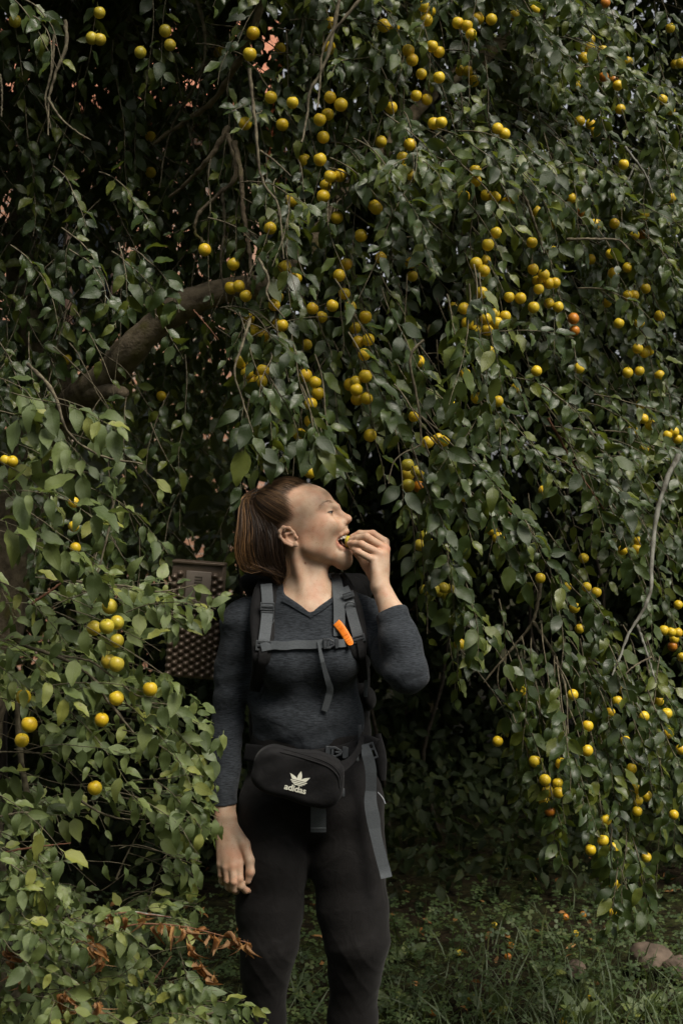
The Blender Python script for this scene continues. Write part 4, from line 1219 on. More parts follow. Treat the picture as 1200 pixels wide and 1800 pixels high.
for v in bm.verts:
    x = math.copysign(abs(v.co.x) ** 3, v.co.x) * 300; y = math.copysign(abs(v.co.y) ** 3, v.co.y) * 300 + 5
    near = math.exp(-(x * x + (y - 5) ** 2) / 30)
    v.co = Vector((x, y, -0.012 + 0.010 * near * (math.sin(3.1 * x + 1.7 * y) + math.sin(5.3 * y - 2.2 * x))))
ground = obj_bm('ground', bm, gm); tag(ground, 'dark soil ground under the plum tree', kind='structure')

# ------------------------------------------------------------------ leaves
def leaf_template(curl, fold, wide, twist=0.0, seg=7):
    ts = np.linspace(0, 1, seg + 1)
    prof = (np.sin(math.pi * ts ** 0.82) ** 0.85 * (1 - 0.25 * ts) * 1.12 + 0.02 * (1 - ts)) * wide * 0.43
    V, UV = [], []
    for i, tt in enumerate(ts):
        c = -curl * tt ** 2 + 0.04 * math.sin(tt * 7 + twist * 9); w = prof[i]; tw = twist * tt
        for sgn in (-1, 0, 1):
            wob = 0.035 * math.sin(tt * 17 + sgn * 2 + twist * 5) * (sgn != 0)
            dx = sgn * w; dz = abs(sgn) * w * fold + wob
            V.append((dx * math.cos(tw) - dz * math.sin(tw), tt * (1 - 0.25 * curl * tt), c + dx * math.sin(tw) + dz * math.cos(tw)))
            UV.append((tt, 0.5 + 0.5 * sgn * (w / (wide * 0.5 + 1e-6))))
    Q = []
    for i in range(seg):
        for j in (0, 1):
            a = i * 3 + j; Q.append((a, a + 1, a + 4, a + 3))
    # short stalk
    k = len(V)
    V += [(-0.014, -0.18, 0.03), (0.014, -0.18, 0.03), (0.012, 0.03, 0.0), (-0.012, 0.03, 0.0)]; UV += [(0.02, 0.5)] * 4
    Q.append((k, k + 1, k + 2, k + 3))
    return np.array(V), np.array(Q), np.array(UV)
TPL = [leaf_template(*a) for a in ((0.18, 0.35, 0.56, 0.1), (0.38, 0.25, 0.50, -0.25), (0.08, 0.45, 0.60, 0.35), (0.55, 0.3, 0.52, 0.2), (0.26, 0.15, 0.62, -0.5), (0.30, 0.5, 0.46, 0.6))]
TPL_LO = [leaf_template(a[0], a[1], a[2], a[3], 3) for a in ((0.2, 0.35, 0.56, 0.1), (0.4, 0.25, 0.55, -0.3), (0.1, 0.4, 0.6, 0.4))]
DEAD = [leaf_template(*a) for a in ((1.0, 1.3, 0.40, 1.4), (1.3, 1.6, 0.36, -1.8), (0.7, 1.8, 0.42, 2.4))]

class Leaves:
    def __init__(s): s.p = []; s.R = []; s.s = []; s.r = []
    def add(s, p, d, n, size, rnd):
        """p base, d direction, n wished normal (arrays)"""
        d = nrm(np.asarray(d, float)); x = nrm(np.cross(d, n)); z = np.cross(x, d)
        s.p.append(p); s.R.append(np.stack([x, d, z], -2)); s.s.append(np.broadcast_to(size, len(p))); s.r.append(np.broadcast_to(rnd, len(p)))
    def cat(s):
        return np.vstack(s.p), np.concatenate(s.R), np.concatenate(s.s), np.concatenate(s.r)

def leaf_mass(name, L, mt, parent, tpls=TPL, keep=None, kind='stuff'):
    p, R, sz, r = L if isinstance(L, tuple) else L.cat()
    if keep is not None: p, R, sz, r = p[keep], R[keep], sz[keep], r[keep]
    which = rng.integers(0, len(tpls), len(p))
    VV, QQ, UU, AA, n = [], [], [], [], 0
    for k, (V, Q, UV) in enumerate(tpls):
        m = which == k
        if not m.any(): continue
        P = p[m][:, None] + np.einsum('vi,nij->nvj', V, R[m]) * sz[m][:, None, None]
        c = len(P); nv = len(V)
        VV.append(P.reshape(-1, 3)); QQ.append((Q[None] + (np.arange(c) * nv)[:, None, None]).reshape(-1, 4) + n)
        UU.append(np.tile(UV, (c, 1))); AA.append(np.repeat(r[m], nv)); n += c * nv
    o = obj_np(name, np.vstack(VV), np.vstack(QQ), mt, parent, uv=np.vstack(UU), attrs={'rnd': np.concatenate(AA)})
    if kind: o['kind'] = kind
    return o

LEAF_ME = {}
def leaf_objs(L, idx, mt, parent, tpls=TPL, key='leaf', name='leaf'):
    p, R, sz, r = L
    if key not in LEAF_ME:
        LEAF_ME[key] = [mesh_np(name, V, Q, [mt], uv=UV) for V, Q, UV in tpls]
    mi = Matrix.Translation(-Vector(parent.location))
    for i in idx:
        o = bpy.data.objects.new(name, LEAF_ME[key][int(rng.integers(0, len(tpls)))])
        COL.objects.link(o); o.parent = parent; o.matrix_parent_inverse = mi
        m = Matrix.Identity(4)
        for a in range(3):
            for b_ in range(3): m[b_][a] = R[i][a][b_] * sz[i]
            m[a][3] = p[i][a]
        o.matrix_basis = m

def proj(P):
    return 600 + P[:, 0] / P[:, 1] * F, 900 - (P[:, 2] - CAMZ) / P[:, 1] * F

WOMAN = [[(395, 1440), (372, 1420), (366, 1290), (372, 1110), (395, 1055), (470, 1035), (420, 1000), (405, 930), (430, 862), (500, 838), (560, 846), (600, 885), (625, 912), (660, 932), (690, 965),
          (695, 1040), (725, 1080), (765, 1150), (755, 1215), (715, 1225), (650, 1190), (648, 1290), (690, 1420), (690, 1680), (675, 1830), (420, 1830), (410, 1580), (378, 1560)]]
def in_woman(u, v): return inpoly(WOMAN[0], u, v)

def shoot(twigs, L, base, d0, length, nleaf, droop, size, rnd=None, r0=0.0022, light=(0.15, -0.75, 0.65), bare=0.12, spread=0.75):
    """a leafy twig: a drooping line with alternating leaves"""
    n = 9
    P = [np.asarray(base, float)]; d = nrm(np.asarray(d0, float))
    for i in range(n - 1):
        d = nrm(d + np.array([0, 0, -droop]) + rng.normal(0, 0.10, 3)); P.append(P[-1] + d * length / (n - 1))
    P = catmull(np.array(P), 14)
    wu, wv = proj(P); bad = in_woman(wu, wv) & (P[:, 1] < 4.15)
    cut = int(np.argmax(bad)) if bad.any() else 14
    if cut > 3: twigs.append((P[:cut], np.linspace(r0, 0.0007, 14)[:cut]))
    t = bare + (1 - bare) * (np.arange(nleaf) + rng.random(nleaf) * 0.6) / nleaf
    t = np.clip(t, 0, 1); i = t * 13; i0 = np.minimum(i.astype(int), 12); f = (i - i0)[:, None]
    q = P[i0] * (1 - f) + P[i0 + 1] * f; T = nrm(P[i0 + 1] - P[i0])
    side = nrm(np.cross(T, np.array([0.1, -0.9, 0.35]) + rng.normal(0, 0.25, (nleaf, 3)))) * np.where(np.arange(nleaf) % 2, 1, -1)[:, None]
    dl = T * 0.45 + side * spread + np.array([0, -0.22, -0.58]) + rng.normal(0, 0.28, (nleaf, 3))
    nn = nrm(np.asarray(light) + rng.normal(0, 0.38, (nleaf, 3)))
    sz = size * rng.uniform(0.62, 1.18, nleaf) * (1 - 0.28 * (t > 0.9))
    rr = rng.random(nleaf) * 0.8 + (0.2 * rng.random(nleaf) if rnd is None else rnd)
    dl = nrm(dl)
    L.add(q + dl * (sz * 0.16)[:, None], dl, nn, sz, np.clip(rr * 0.97, 0, 0.97))
    return P

def twig_objs(twigs, parent, mt, limit, name='twig', sides=5):
    bag = Bag(); k = 0
    for P, r in twigs:
        V, Q = tube(P, r, sides)
        if k < limit: obj_np(name, V, Q, mt, parent); k += 1
        else: bag.add(V, Q)
    if bag.n:
        o = bag.build('fine_twigs', mt, parent); o['kind'] = 'stuff'

def sample_poly(poly, n):
    poly = np.array(poly, float); lo, hi = poly.min(0), poly.max(0); out = []
    while len(out) < n:
        q = lo + rng.random((4 * n + 8, 2)) * (hi - lo); q = q[inpoly(poly, q[:, 0], q[:, 1])]; out += list(q)
    return np.array(out[:n])

def DEP(u, v):
    """how far away the front of the hanging canopy is"""
    d = np.interp(u, [350, 450, 700, 850, 1000, 1200, 1300], [3.85, 3.82, 3.82, 3.84, 4.1, 4.55, 4.7])
    d = d + 0.25 * np.clip((np.asarray(v) - 850) / 300, 0, 1) * (np.asarray(u) > 690)
    return d - 0.45 * np.clip((np.asarray(v) - 1150) / 100, 0, 1) * np.clip((np.asarray(u) - 850) / 150, 0, 1)

# ------------------------------------------------------------------ plum positions
exec_plums = """
445,58 439,95 582,40 578,84 476,171 514,180 431,217 580,171 562,210 576,201 568,241 562,280 535,282 580,310 598,308 572,325 568,345 512,352 592,382 475,401
634,414 657,362 687,189 669,249 674,45 692,46 492,85d 599,184 496,219 500,469 520,489 406,506 420,503 432,520 488,522 482,536 437,561 445,581 462,590 488,570
496,572 424,636 462,652 443,669 434,655 459,670 549,542 565,557 584,537 596,484 608,464 616,539 605,516 669,453 642,557 624,576 630,601 647,597 640,623 537,660
554,672 559,691 546,710 545,740 527,764 545,829 615,676 625,671 642,661 627,702 644,700 626,685 650,765 539,606d 410,464 717,89 724,105 759,81 771,91 740,130
750,175 771,136 744,11 756,20 749,35 839,32 863,34 820,45 827,60 804,40 762,217 775,215 720,254 707,277 715,295 737,299 725,310 815,345 835,300 836,318
870,346 854,343 889,356 900,348 941,372 871,409 857,430 934,426 874,226 886,235 904,27 939,17 822,125d 832,142d 809,124d 661,366 731,168 1037,70 1035,84 1058,89
1072,94 1102,109 1025,102 1060,135o 1077,142o 1085,150 1010,150 1089,192 1018,213 1037,218 1046,231 1177,49 1186,112 1196,111 1163,175 1177,194 1004,348 976,316 1046,394 1079,393
1114,413 1130,413o 1020,371o 978,393 1179,348 1095,289 1063,5o 1132,378 836,463 852,458 850,476 846,514 815,542 797,541d 821,568 868,551 853,560 872,567
887,556 836,580 856,580 860,617 817,657 789,710 837,699 727,732 735,635 752,777 769,771 780,775 716,817 731,828 721,462d 724,485d 914,524 894,522 937,540 942,652
906,682d 874,705 936,473 955,483 944,493 975,497 946,508 964,498 971,442 964,533 980,539 1007,560o 1009,581o 1017,647 1077,480 1072,446 1102,470 1037,456d 1133,507 1113,519
1102,519 1172,463 1190,477 1158,555 1066,532d 1087,568 1123,567 1120,612 1132,620 1140,616 1102,655 1158,660 1123,652 1125,711 1130,736 1142,747 1111,757 1131,789d 1172,765 1184,759
1190,772 717,833 743,832 717,853 736,855o 724,883d 815,872 746,942 756,957 756,974d 738,958 863,931 875,945 882,956 769,1012 746,1037 762,1036 779,1033 794,1034 783,1044
772,1040 807,1132 949,1016 1094,967 1121,951 1118,965 1030,1032 1047,1041 995,1031d 1009,1068 1018,1105 1025,981d 1166,1108 1179,1111 1190,1112 1184,1123 1181,1136o 1197,1155 1191,1063d 954,862d
915,1215 1006,1221 1037,1214 1093,1211 1084,1232 1071,1253 1131,1259 1157,1232 1171,1254 1032,1276 874,1303 1098,1302 1174,1289 1196,1317 939,1338 986,1342 1031,1319 957,1371 980,1377 962,1391
981,1393 955,1408 966,1425o 1026,1349d 1109,1351 1115,1387 1135,1399 1119,1407 1119,1426 1183,1432 1064,1441 1037,1494 1078,1490 1135,1507 1076,1551 1087,1562 1073,1600 1059,1477
193,1066b 166,1104b 188,1101b 206,1094b 206,1126b 191,1162b 205,1167b 264,1211b 42,1225b 52,1273b 39,1301b 179,1265b 205,1227b 167,1385b
284,696e 130,883f 130,925f 133,963f 22,811f 10,809f 118,632e 27,37g 175,22g 162,67g 176,69g 247,92g 291,54g 299,79g 265,240e 265,303e 360,439 385,92e
"""
PL = []
for tok in exec_plums.split():
    fl = tok[-1] if tok[-1].isalpha() else ''
    u, v = map(float, tok.rstrip('dobefg').split(','))
    d = float(DEP(u, v)) + rng.normal(0, 0.03)
    if fl == 'd': d += 0.28
    if fl == 'b': d = 3.0 + rng.normal(0, 0.03)
    if fl == 'e': d = 4.6
    if fl == 'f': d = 3.8
    if fl == 'g': d = 3.9
    PL.append((u, v, d, fl))
PU = np.array([p[0] for p in PL]); PV = np.array([p[1] for p in PL]); PD = np.array([p[2] for p in PL])
PRPX = 0.0168 / PD * F

LIMB = [(100, 725), (115, 655), (175, 615), (222, 570), (275, 545), (300, 575), (250, 650), (235, 705), (180, 715)]
LIMB2 = [(318, 498), (435, 478), (440, 535), (335, 560)]
CHINKS = [(115, 415, 10), (122, 550, 17), (190, 512, 12), (232, 440, 7), (345, 250, 9)]
CHINKS += [(float(a_), float(b_), float(c_)) for a_, b_, c_ in zip(rng.uniform(232, 412, 34), rng.uniform(770, 985, 34), rng.uniform(2.5, 6.5, 34))]
CHINKS += [(float(a_), float(b_), float(c_)) for a_, b_, c_ in zip(rng.uniform(0, 420, 34), rng.uniform(60, 620, 34), rng.uniform(1.5, 4.5, 34))]
def cull(L, front=True):
    """leave out leaves that would sit on the woman or hide a fruit that is in plain view"""
    p, R, sz, r = L.cat()
    c = p + R[:, 1] * (sz * 0.5)[:, None]
    u, v = proj(c); tu, tv = proj(p + R[:, 1] * sz[:, None])
    keep = np.ones(len(p), bool)
    lp = sz * 0.30 / c[:, 1] * F
    for k in range(len(PL)):
        m = (c[:, 1] < PD[k] + 0.03)
        dd = np.hypot(u - PU[k], v - PV[k])
        hide = m & (dd < PRPX[k] + lp * 0.75)
        inside = (np.abs(c[:, 1] - PD[k]) < 0.05) & (dd < PRPX[k] * 0.8)
        keep &= ~(hide & (rng.random(len(p)) < (0.80 if PU[k] < 730 else 0.42))) & ~inside
    br = np.zeros(len(p), bool)
    for kind_, pts_, r0_, r1_ in EXPL:
        if r0_ < 0.0036: continue
        Q_ = catmull(np.array(pts_, float), 24)
        for q_ in Q_: br |= (np.hypot(u - q_[0], v - q_[1]) < 9 + lp * 0.5) & (c[:, 1] < q_[2] + 0.05)
    keep &= ~(br & (rng.random(len(p)) < 0.9))
    limb = (inpoly(LIMB, u, v) | inpoly(LIMB2, u, v)) & (c[:, 1] < 4.75) & (rng.random(len(p)) < 0.93)
    for a_, b_, c_ in CHINKS: keep &= ~(np.hypot(u - a_, v - b_) < c_ + lp * 0.6)
    sky = (u > 1120) & (v < 26 - (1200 - u) * 0.3)
    keep &= ~limb & ~sky
    w = (in_woman(u, v) | in_woman(tu, tv)) & (c[:, 1] < 4.15)
    if not front: w &= ~((u < 482) & (v > 1722) & (c[:, 1] < 3.4)) & ~((tu < 392) & (c[:, 1] < 3.4))
    keep &= ~w
    return (p[keep], R[keep], sz[keep], r[keep])

def big_ones(L, n, frac_u=(-40, 1240)):
    """the leaves that show largest: near, facing, not covered by others"""
    p, R, sz, r = L
    c = p + R[:, 1] * (sz * 0.5)[:, None]
    u, v = proj(c); vis = (u > 5) & (u < 1195) & (v > 5) & (v < 1795)
    score = (sz / c[:, 1] * F) * (0.35 + np.abs(R[:, 2, 1]))
    cell = {}
    order = np.argsort(c[:, 1])
    first = np.zeros(len(p), bool)
    for i in order:
        if not vis[i]: continue
        k = (int(u[i] // 20), int(v[i] // 20))
        if cell.get(k, 0) < 1: cell[k] = cell.get(k, 0) + 1; first[i] = True
    score = score * vis * np.where(first, 1.0, 0.3)
    idx = np.argsort(-score)[:n]
    rest = np.ones(len(p), bool); rest[idx] = False
    return idx, rest

# ------------------------------------------------------------------ the big plum tree
tree = empty('plum_tree', (-1.30, 4.9, 0))
tag(tree, 'big old plum tree with a mossy limb and fruit-laden branches drooping over the woman', 'tree')
def Bz(pts, d): return np.array([W(u, v, (dd if dd else d)) for u, v, dd in pts])
def explicit(name, pts, r0, r1, mt, parent, n=40, sides=8, knots=0.15):
    P = catmull(np.array(pts), n); r = np.interp(np.linspace(0, 1, n), [0, 1], [r0, r1])
    if r0 > 0.02: knots = 0.05
    r = r * (1 + knots * np.sin(np.arange(n) * 1.9 + rng.random() * 6) * rng.random(n)); P = P + rng.normal(0, r.mean() * (0.18 if r0 < 0.02 else 0.03), P.shape)
    V, Q = tube(P, r, sides)
    if r0 > 0.02:
        N = V - np.repeat(P, sides, 0)
        V = V + nrm(N) * (0.003 * np.sin(V[:, 0] * 23 + V[:, 2] * 17) + 0.0025 * np.sin(V[:, 1] * 31 + V[:, 0] * 19))[:, None]
        tip = P[-1] + nrm(P[-1] - P[-2]) * r[-1] * 0.35; V = np.vstack([V, tip]); j_ = np.arange(sides) + (n - 1) * sides; k_2 = (np.arange(sides) + 1) % sides + (n - 1) * sides
        Q = [Q, np.stack([j_, k_2, np.full(sides, len(V) - 1)], -1)]
    return obj_np(name, V, Q, mt, parent)
explicit('trunk', [np.array([-1.40, 4.95, -0.05]), np.array([-1.34, 4.93, 0.6]), np.array([-1.18, 4.88, 1.3]), W(70, 790, 4.82), W(118, 700, 4.75)], 0.15, 0.062, M['limb'], tree, 40, 14)
explicit('limb', Bz([(100, 730, 4.76), (150, 692, 4.5), (190, 660, 4.36), (232, 612, 4.25), (285, 562, 4.2), (345, 526, 4.15), (415, 508, 4.15), (480, 498, 4.2), (540, 440, 4.3), (620, 330, 4.5), (760, 160, 4.7)], 0), 0.054, 0.024, M['limb'], tree, 60, 14)
explicit('limb_stub', Bz([(165, 690, 4.42), (195, 688, 4.32), (217, 692, 4.26)], 0), 0.036, 0.018, M['limb'], tree, 14, 10)
explicit('limb', [W(118, 700, 4.75), W(60, 560, 4.8), W(40, 380, 4.9), W(120, 120, 5.0), W(300, -120, 5.1)], 0.07, 0.03, M['limb'], tree, 40, 10)
explicit('limb', [W(760, 160, 4.7), W(900, 60, 4.9), W(1050, -30, 5.2), W(1250, -60, 5.5)], 0.032, 0.018, M['limb'], tree, 40, 8)
EXPL = [
 ('pale', [(1192, 800, 4.25), (1172, 840, 4.22), (1155, 895, 4.2), (1147, 950, 4.18), (1144, 1005, 4.15), (1142, 1045, 4.12), (1124, 1082, 4.1), (1106, 1110, 4.08), (1092, 1145, 4.06), (1075, 1188, 4.04)], 0.0085, 0.003),
 ('pale', [(1119, 1098, 4.09), (1130, 1130, 4.08), (1140, 1160, 4.05), (1152, 1200, 4.0)], 0.0048, 0.002),
 ('twig', [(1143, 1155, 4.06), (1115, 1170, 4.0), (1098, 1185, 3.98)], 0.003, 0.0015),
 ('twig', [(950, 1022, 4.2), (944, 1060, 4.2), (936, 1092, 4.2), (912, 1125, 4.2), (882, 1160, 4.2), (850, 1200, 4.2)], 0.0062, 0.0025),
 ('twig', [(936, 1092, 4.2), (955, 1120, 4.15), (975, 1155, 4.1), (985, 1180, 4.05), (995, 1220, 4.0), (998, 1290, 3.95)], 0.0055, 0.002),
 ('twig', [(985, 1168, 4.1), (1003, 1170, 4.05), (1018, 1190, 4.0)], 0.0022, 0.001),
 ('twig', [(905, 1132, 4.2), (910, 1155, 4.2), (920, 1195, 4.2), (935, 1215, 4.2)], 0.003, 0.0012),
 ('twig', [(876, 1168, 4.2), (874, 1195, 4.2), (880, 1215, 4.2), (912, 1240, 4.2)], 0.003, 0.0012),
 ('twig', [(745, 598, 3.6), (726, 615, 3.6), (720, 640, 3.6), (728, 680, 3.62), (736, 720, 3.62), (739, 765, 3.62), (737, 783, 3.62), (712, 795, 3.6), (692, 812, 3.6), (682, 850, 3.6)], 0.0042, 0.0014),
 ('twig', [(735, 605, 3.6), (752, 628, 3.62), (768, 652, 3.65)], 0.003, 0.0012),
 ('twig', [(748, 870, 3.75), (736, 900, 3.75), (742, 918, 3.75), (746, 935, 3.75)], 0.0022, 0.0012),
 ('red', [(962, 735, 4.0), (985, 775, 4.0), (1003, 808, 4.0), (1030, 850, 4.0), (1060, 895, 4.02)], 0.0038, 0.0016),
 ('red', [(885, 895, 3.85), (905, 912, 3.85), (922, 945, 3.85)], 0.0022, 0.001),
 ('twig', [(922, 345, 3.75), (938, 390, 3.78), (948, 420, 3.8), (956, 445, 3.8)], 0.0045, 0.0022),
 ('twig', [(995, 421, 4.1), (1040, 420, 4.1), (1085, 422, 4.15), (1105, 440, 4.15)], 0.0045, 0.002),
 ('pale', [(1097, 258, 4.2), (1118, 285, 4.2), (1135, 310, 4.2), (1145, 340, 4.2)], 0.0045, 0.002),
 ('pale', [(1115, 288, 4.25), (1105, 312, 4.25), (1090, 335, 4.25)], 0.0035, 0.002),
 ('twig', [(438, 120, 3.7), (442, 160, 3.7), (449, 215, 3.68), (453, 270, 3.66), (462, 320, 3.65), (488, 358, 3.6), (494, 400, 3.58), (499, 455, 3.55)], 0.0055, 0.0018),
 ('twig', [(458, 265, 3.66), (485, 285, 3.6), (512, 310, 3.55)], 0.0032, 0.0014),
 ('limb', [(402, 222, 4.1), (370, 275, 4.1), (330, 320, 4.15), (298, 348, 4.2)], 0.009, 0.004),
 ('limb', [(400, 238, 4.05), (415, 285, 4.0), (408, 320, 4.0), (375, 350, 4.0), (350, 375, 4.0), (342, 405, 4.0), (356, 425, 4.0)], 0.0085, 0.0035),
 ('limb', [(412, 250, 3.95), (424, 310, 3.9), (428, 370, 3.9), (438, 430, 3.88), (441, 485, 3.85)], 0.008, 0.005),
 ('limb', [(272, 252, 4.3), (330, 210, 4.25), (372, 180, 4.2), (412, 120, 4.1), (450, 40, 4.0), (470, -40, 4.0)], 0.006, 0.012),
 ('twig', [(600, -20, 3.6), (575, 100, 3.6), (545, 160, 3.6), (540, 200, 3.6), (530, 250, 3.55)], 0.005, 0.0025),
 ('twig', [(640, -10, 3.5), (615, 20, 3.5), (570, 80, 3.5), (562, 150, 3.5), (558, 190, 3.48)], 0.0048, 0.0018),
 ('twig', [(115, 35, 3.8), (117, 80, 3.8), (98, 130, 3.8), (86, 180, 3.8), (85, 238, 3.8)], 0.006, 0.002),
 ('twig', [(95, 60, 3.85), (92, 120, 3.85), (80, 175, 3.85), (90, 225, 3.85)], 0.0045, 0.0018),
 ('twig', [(84, 172, 3.8), (105, 205, 3.8), (130, 228, 3.8), (160, 246, 3.8)], 0.004, 0.0014),
 ('twig', [(0, 130, 3.7), (4, 160, 3.7), (3, 205, 3.7)], 0.004, 0.002),
 ('red', [(340, 545, 3.8), (362, 570, 3.8), (385, 598, 3.8)], 0.0026, 0.0012),
 ('twig', [(455, 455, 3.6), (472, 490, 3.55), (470, 520, 3.52), (500, 560, 3.48)], 0.004, 0.0018),
 ('twig', [(440, 560, 3.5), (428, 600, 3.48), (412, 650, 3.45), (425, 700, 3.45), (445, 760, 3.42)], 0.004, 0.0015),
 ('twig', [(50, 640, 3.3), (95, 690, 3.2), (120, 760, 3.2), (175, 800, 3.3), (250, 815, 3.4)], 0.005, 0.002),
 ('twig', [(390, 330, 4.0), (395, 400, 4.0), (388, 470, 4.0), (402, 540, 4.0)], 0.005, 0.002),
 ('twig', [(340, -20, 4.1), (360, 60, 4.1), (352, 130, 4.1), (300, 230, 4.2), (280, 330, 4.2)], 0.006, 0.002),
 ('twig', [(200, 880, 3.4), (192, 930, 3.4), (178, 985, 3.4), (165, 1030, 3.4)], 0.0035, 0.0015)]
for kind, pts, r0, r1 in EXPL:
    explicit('branch', Bz(pts, 0), r0, r1, {'pale': M['twig_pale'], 'twig': M['twig'], 'red': M['twig_red'], 'limb': M['limb']}[kind], tree, 30, 7, 0.35)

twigs, LF = [], Leaves()
P1 = [(398, -60), (1270, -60), (1270, 1110), (1160, 1040), (1070, 1040), (1020, 980), (985, 900), (905, 850), (830, 830), (760, 850), (710, 790), (690, 700), (640, 735), (590, 720), (520, 780), (440, 770), (400, 640), (398, 500), (425, 380), (450, 250), (420, 100)]
HOLES = [([(695, 400), (800, 380), (835, 480), (800, 640), (820, 700), (700, 720), (690, 600)], 0.95), ([(850, 780), (1000, 850), (1010, 1000), (900, 900), (840, 880)], 0.95), ([(400, 60), (560, 60), (520, 340), (410, 360)], 0.72), ([(820, 260), (900, 300), (820, 380), (780, 340)], 0.5), ([(600, 430), (700, 430), (700, 560), (600, 520)], 0.3),
         ([(560, 590), (610, 600), (610, 740), (560, 760)], 0.6)]
def keep_seed(u, v):
    for poly, pr in HOLES:
        if inpoly(poly, np.array([u]), np.array([v]))[0] and rng.random() < pr: return False
    return True
def slant(u):   # the sprays lean outwards to the viewer's right
    return np.interp(u, [400, 650, 900, 1200], [-0.05, 0.22, 0.5, 0.6])
P1S = []
while len(P1S) < 380:
    cu, cv = sample_poly(P1, 1)[0]
    for q in range(int(rng.integers(4, 8))): P1S.append((cu + rng.normal(0, 34), cv + rng.normal(0, 48)))
for u, v in P1S:
    if not keep_seed(u, v) or not inpoly(P1, np.array([u]), np.array([v]))[0]: continue
    d = float(DEP(u, v)) + rng.normal(0, 0.06)
    ln = rng.uniform(0.26, 0.46)
    sx = slant(u) + rng.normal(0, 0.45)
    base = W(u, v, d) - np.array([sx, -0.25, -0.85]) * ln * 0.55
    shoot(twigs, LF, base, (sx, -0.3 + rng.normal(0, 0.3), rng.uniform(-0.5, 0.15)), ln, rng.integers(12, 19), rng.uniform(0.07, 0.2), 0.056)
# sprays that carry the fruit, and the ends that hang lowest
done = np.zeros(len(PL), bool)
for k in np.argsort(PV):
    if done[k] or PL[k][3] in 'bef' and PL[k][3]: continue
    near = (np.hypot(PU - PU[k], PV - PV[k]) < 55) & (np.abs(PD - PD[k]) < 0.25); done |= near
    u, v, d = PU[near].mean(), PV[near].mean(), PD[near].mean() + 0.03
    sx = slant(u) * 0.5 + rng.normal(0, 0.12); ln = rng.uniform(0.34, 0.46)
    base = W(u, v, d) + np.array([-sx * ln * 0.6, 0.02, ln * 0.62])
    shoot(twigs, LF, base, (sx, -0.08, -0.7), ln, 14, 0.12, 0.056, bare=0.05)
ENDS = [(430, 700, 3.38, 0.05), (445, 640, 3.4, 0.2), (480, 735, 3.36, 0.35), (420, 770, 3.38, -0.15), (470, 770, 3.36, 0.2), (560, 770, 3.38, 0.25), (575, 725, 3.4, 0.3), (550, 745, 3.38, 0.3), (660, 640, 3.42, 0.4), (650, 690, 3.4, 0.35), (640, 590, 3.42, 0.4), (700, 580, 3.45, 0.3),
        (720, 780, 3.6, 0.4), (790, 830, 3.65, 0.6), (830, 860, 3.7, 0.7), (765, 900, 3.7, 0.3), (740, 960, 3.72, 0.1), (780, 985, 3.72, 0.3), (800, 1040, 3.74, 0.3), (815, 1090, 3.76, 0.3), (880, 900, 3.8, 0.8), (900, 960, 3.84, 0.6), (940, 970, 3.9, 0.5), (745, 870, 3.7, 0.1),
        (1000, 780, 4.0, 0.6), (1040, 860, 4.0, 0.7), (1090, 900, 4.05, 0.7), (1030, 1080, 4.1, 0.5), (1060, 1140, 4.1, 0.4), (990, 1060, 4.15, 0.3), (1095, 960, 4.15, 0.4), (820, 600, 3.6, 0.1), (690, 610, 3.45, 0.2), (860, 560, 3.6, 0.1)]
for u, v, d, sx in ENDS:
    for q in range(2):
        ln = rng.uniform(0.28, 0.38); d = d + (0.30 if u < 710 else 0.0)
        shoot(twigs, LF, W(u + rng.normal(0, 14), v + rng.normal(0, 10), d + rng.normal(0, 0.03)) + np.array([-sx * ln * 0.4, 0.0, ln * 0.42]), (sx + rng.normal(0, 0.1), -0.15, -0.6), ln, rng.integers(12, 17), 0.12, 0.066)
# lower mass at the far right
P1B = [(905, 1205), (1000, 1190), (1080, 1195), (1160, 1180), (1270, 1190), (1270, 1400), (1180, 1420), (1140, 1500), (1120, 1560), (1070, 1540), (1050, 1440), (1000, 1400), (940, 1390), (890, 1310)]
for u, v in sample_poly(P1B, 70):
    ln = rng.uniform(0.24, 0.38); sx = rng.normal(0.22, 0.22)
    shoot(twigs, LF, W(u, v, float(DEP(u, v)) + rng.normal(0.03, 0.07)) + np.array([-sx * ln * .5, 0.04, ln * 0.5]), (sx, -0.2, -0.6), ln, rng.integers(12, 18), 0.12, 0.055)
for u, v, d in ((1100, 1540, 3.92), (1085, 1570, 3.92), (1115, 1550, 3.9), (965, 1420, 3.95), (955, 1440, 3.95), (1075, 1520, 3.95)):
    shoot(twigs, LF, W(u, v, d) + np.array([0.0, 0, 0.10]), (0.08, -0.1, -0.9), 0.22, 13, 0.1, 0.06)
# second layer, deeper in the shade
P2 = [(380, -80), (1300, -80), (1300, 1120), (1120, 960), (980, 800), (850, 720), (760, 740), (640, 800), (420, 740), (360, 520), (380, 300)]
for u, v in sample_poly(P2, 260):
    if not keep_seed(u, v): continue
    d = float(DEP(u, v)) + rng.uniform(0.6, 1.4)
    ln = rng.uniform(0.3, 0.5); sx = slant(u) + rng.normal(0, 0.3)
    shoot(twigs, LF, W(u, v, d) - np.array([sx, -0.2, -0.85]) * ln * 0.5, (sx, -0.25, -0.45), ln, rng.integers(11, 16), 0.14, 0.056)
for u, v in sample_poly([(560, -90), (1320, -90), (1320, 950), (1100, 760), (900, 600), (700, 520)], 280):
    if (u > 930 and v < 330 and rng.random() < 0.75) or not keep_seed(u, v): continue
    d = float(DEP(u, v)) + rng.uniform(1.0, 2.2)
    ln = rng.uniform(0.35, 0.55); sx = slant(u) + rng.normal(0, 0.3)
    shoot(twigs, LF, W(u, v, d) - np.array([sx, -0.2, -0.85]) * ln * 0.5, (sx, -0.25, -0.45), ln, rng.integers(11, 15), 0.14, 0.064)
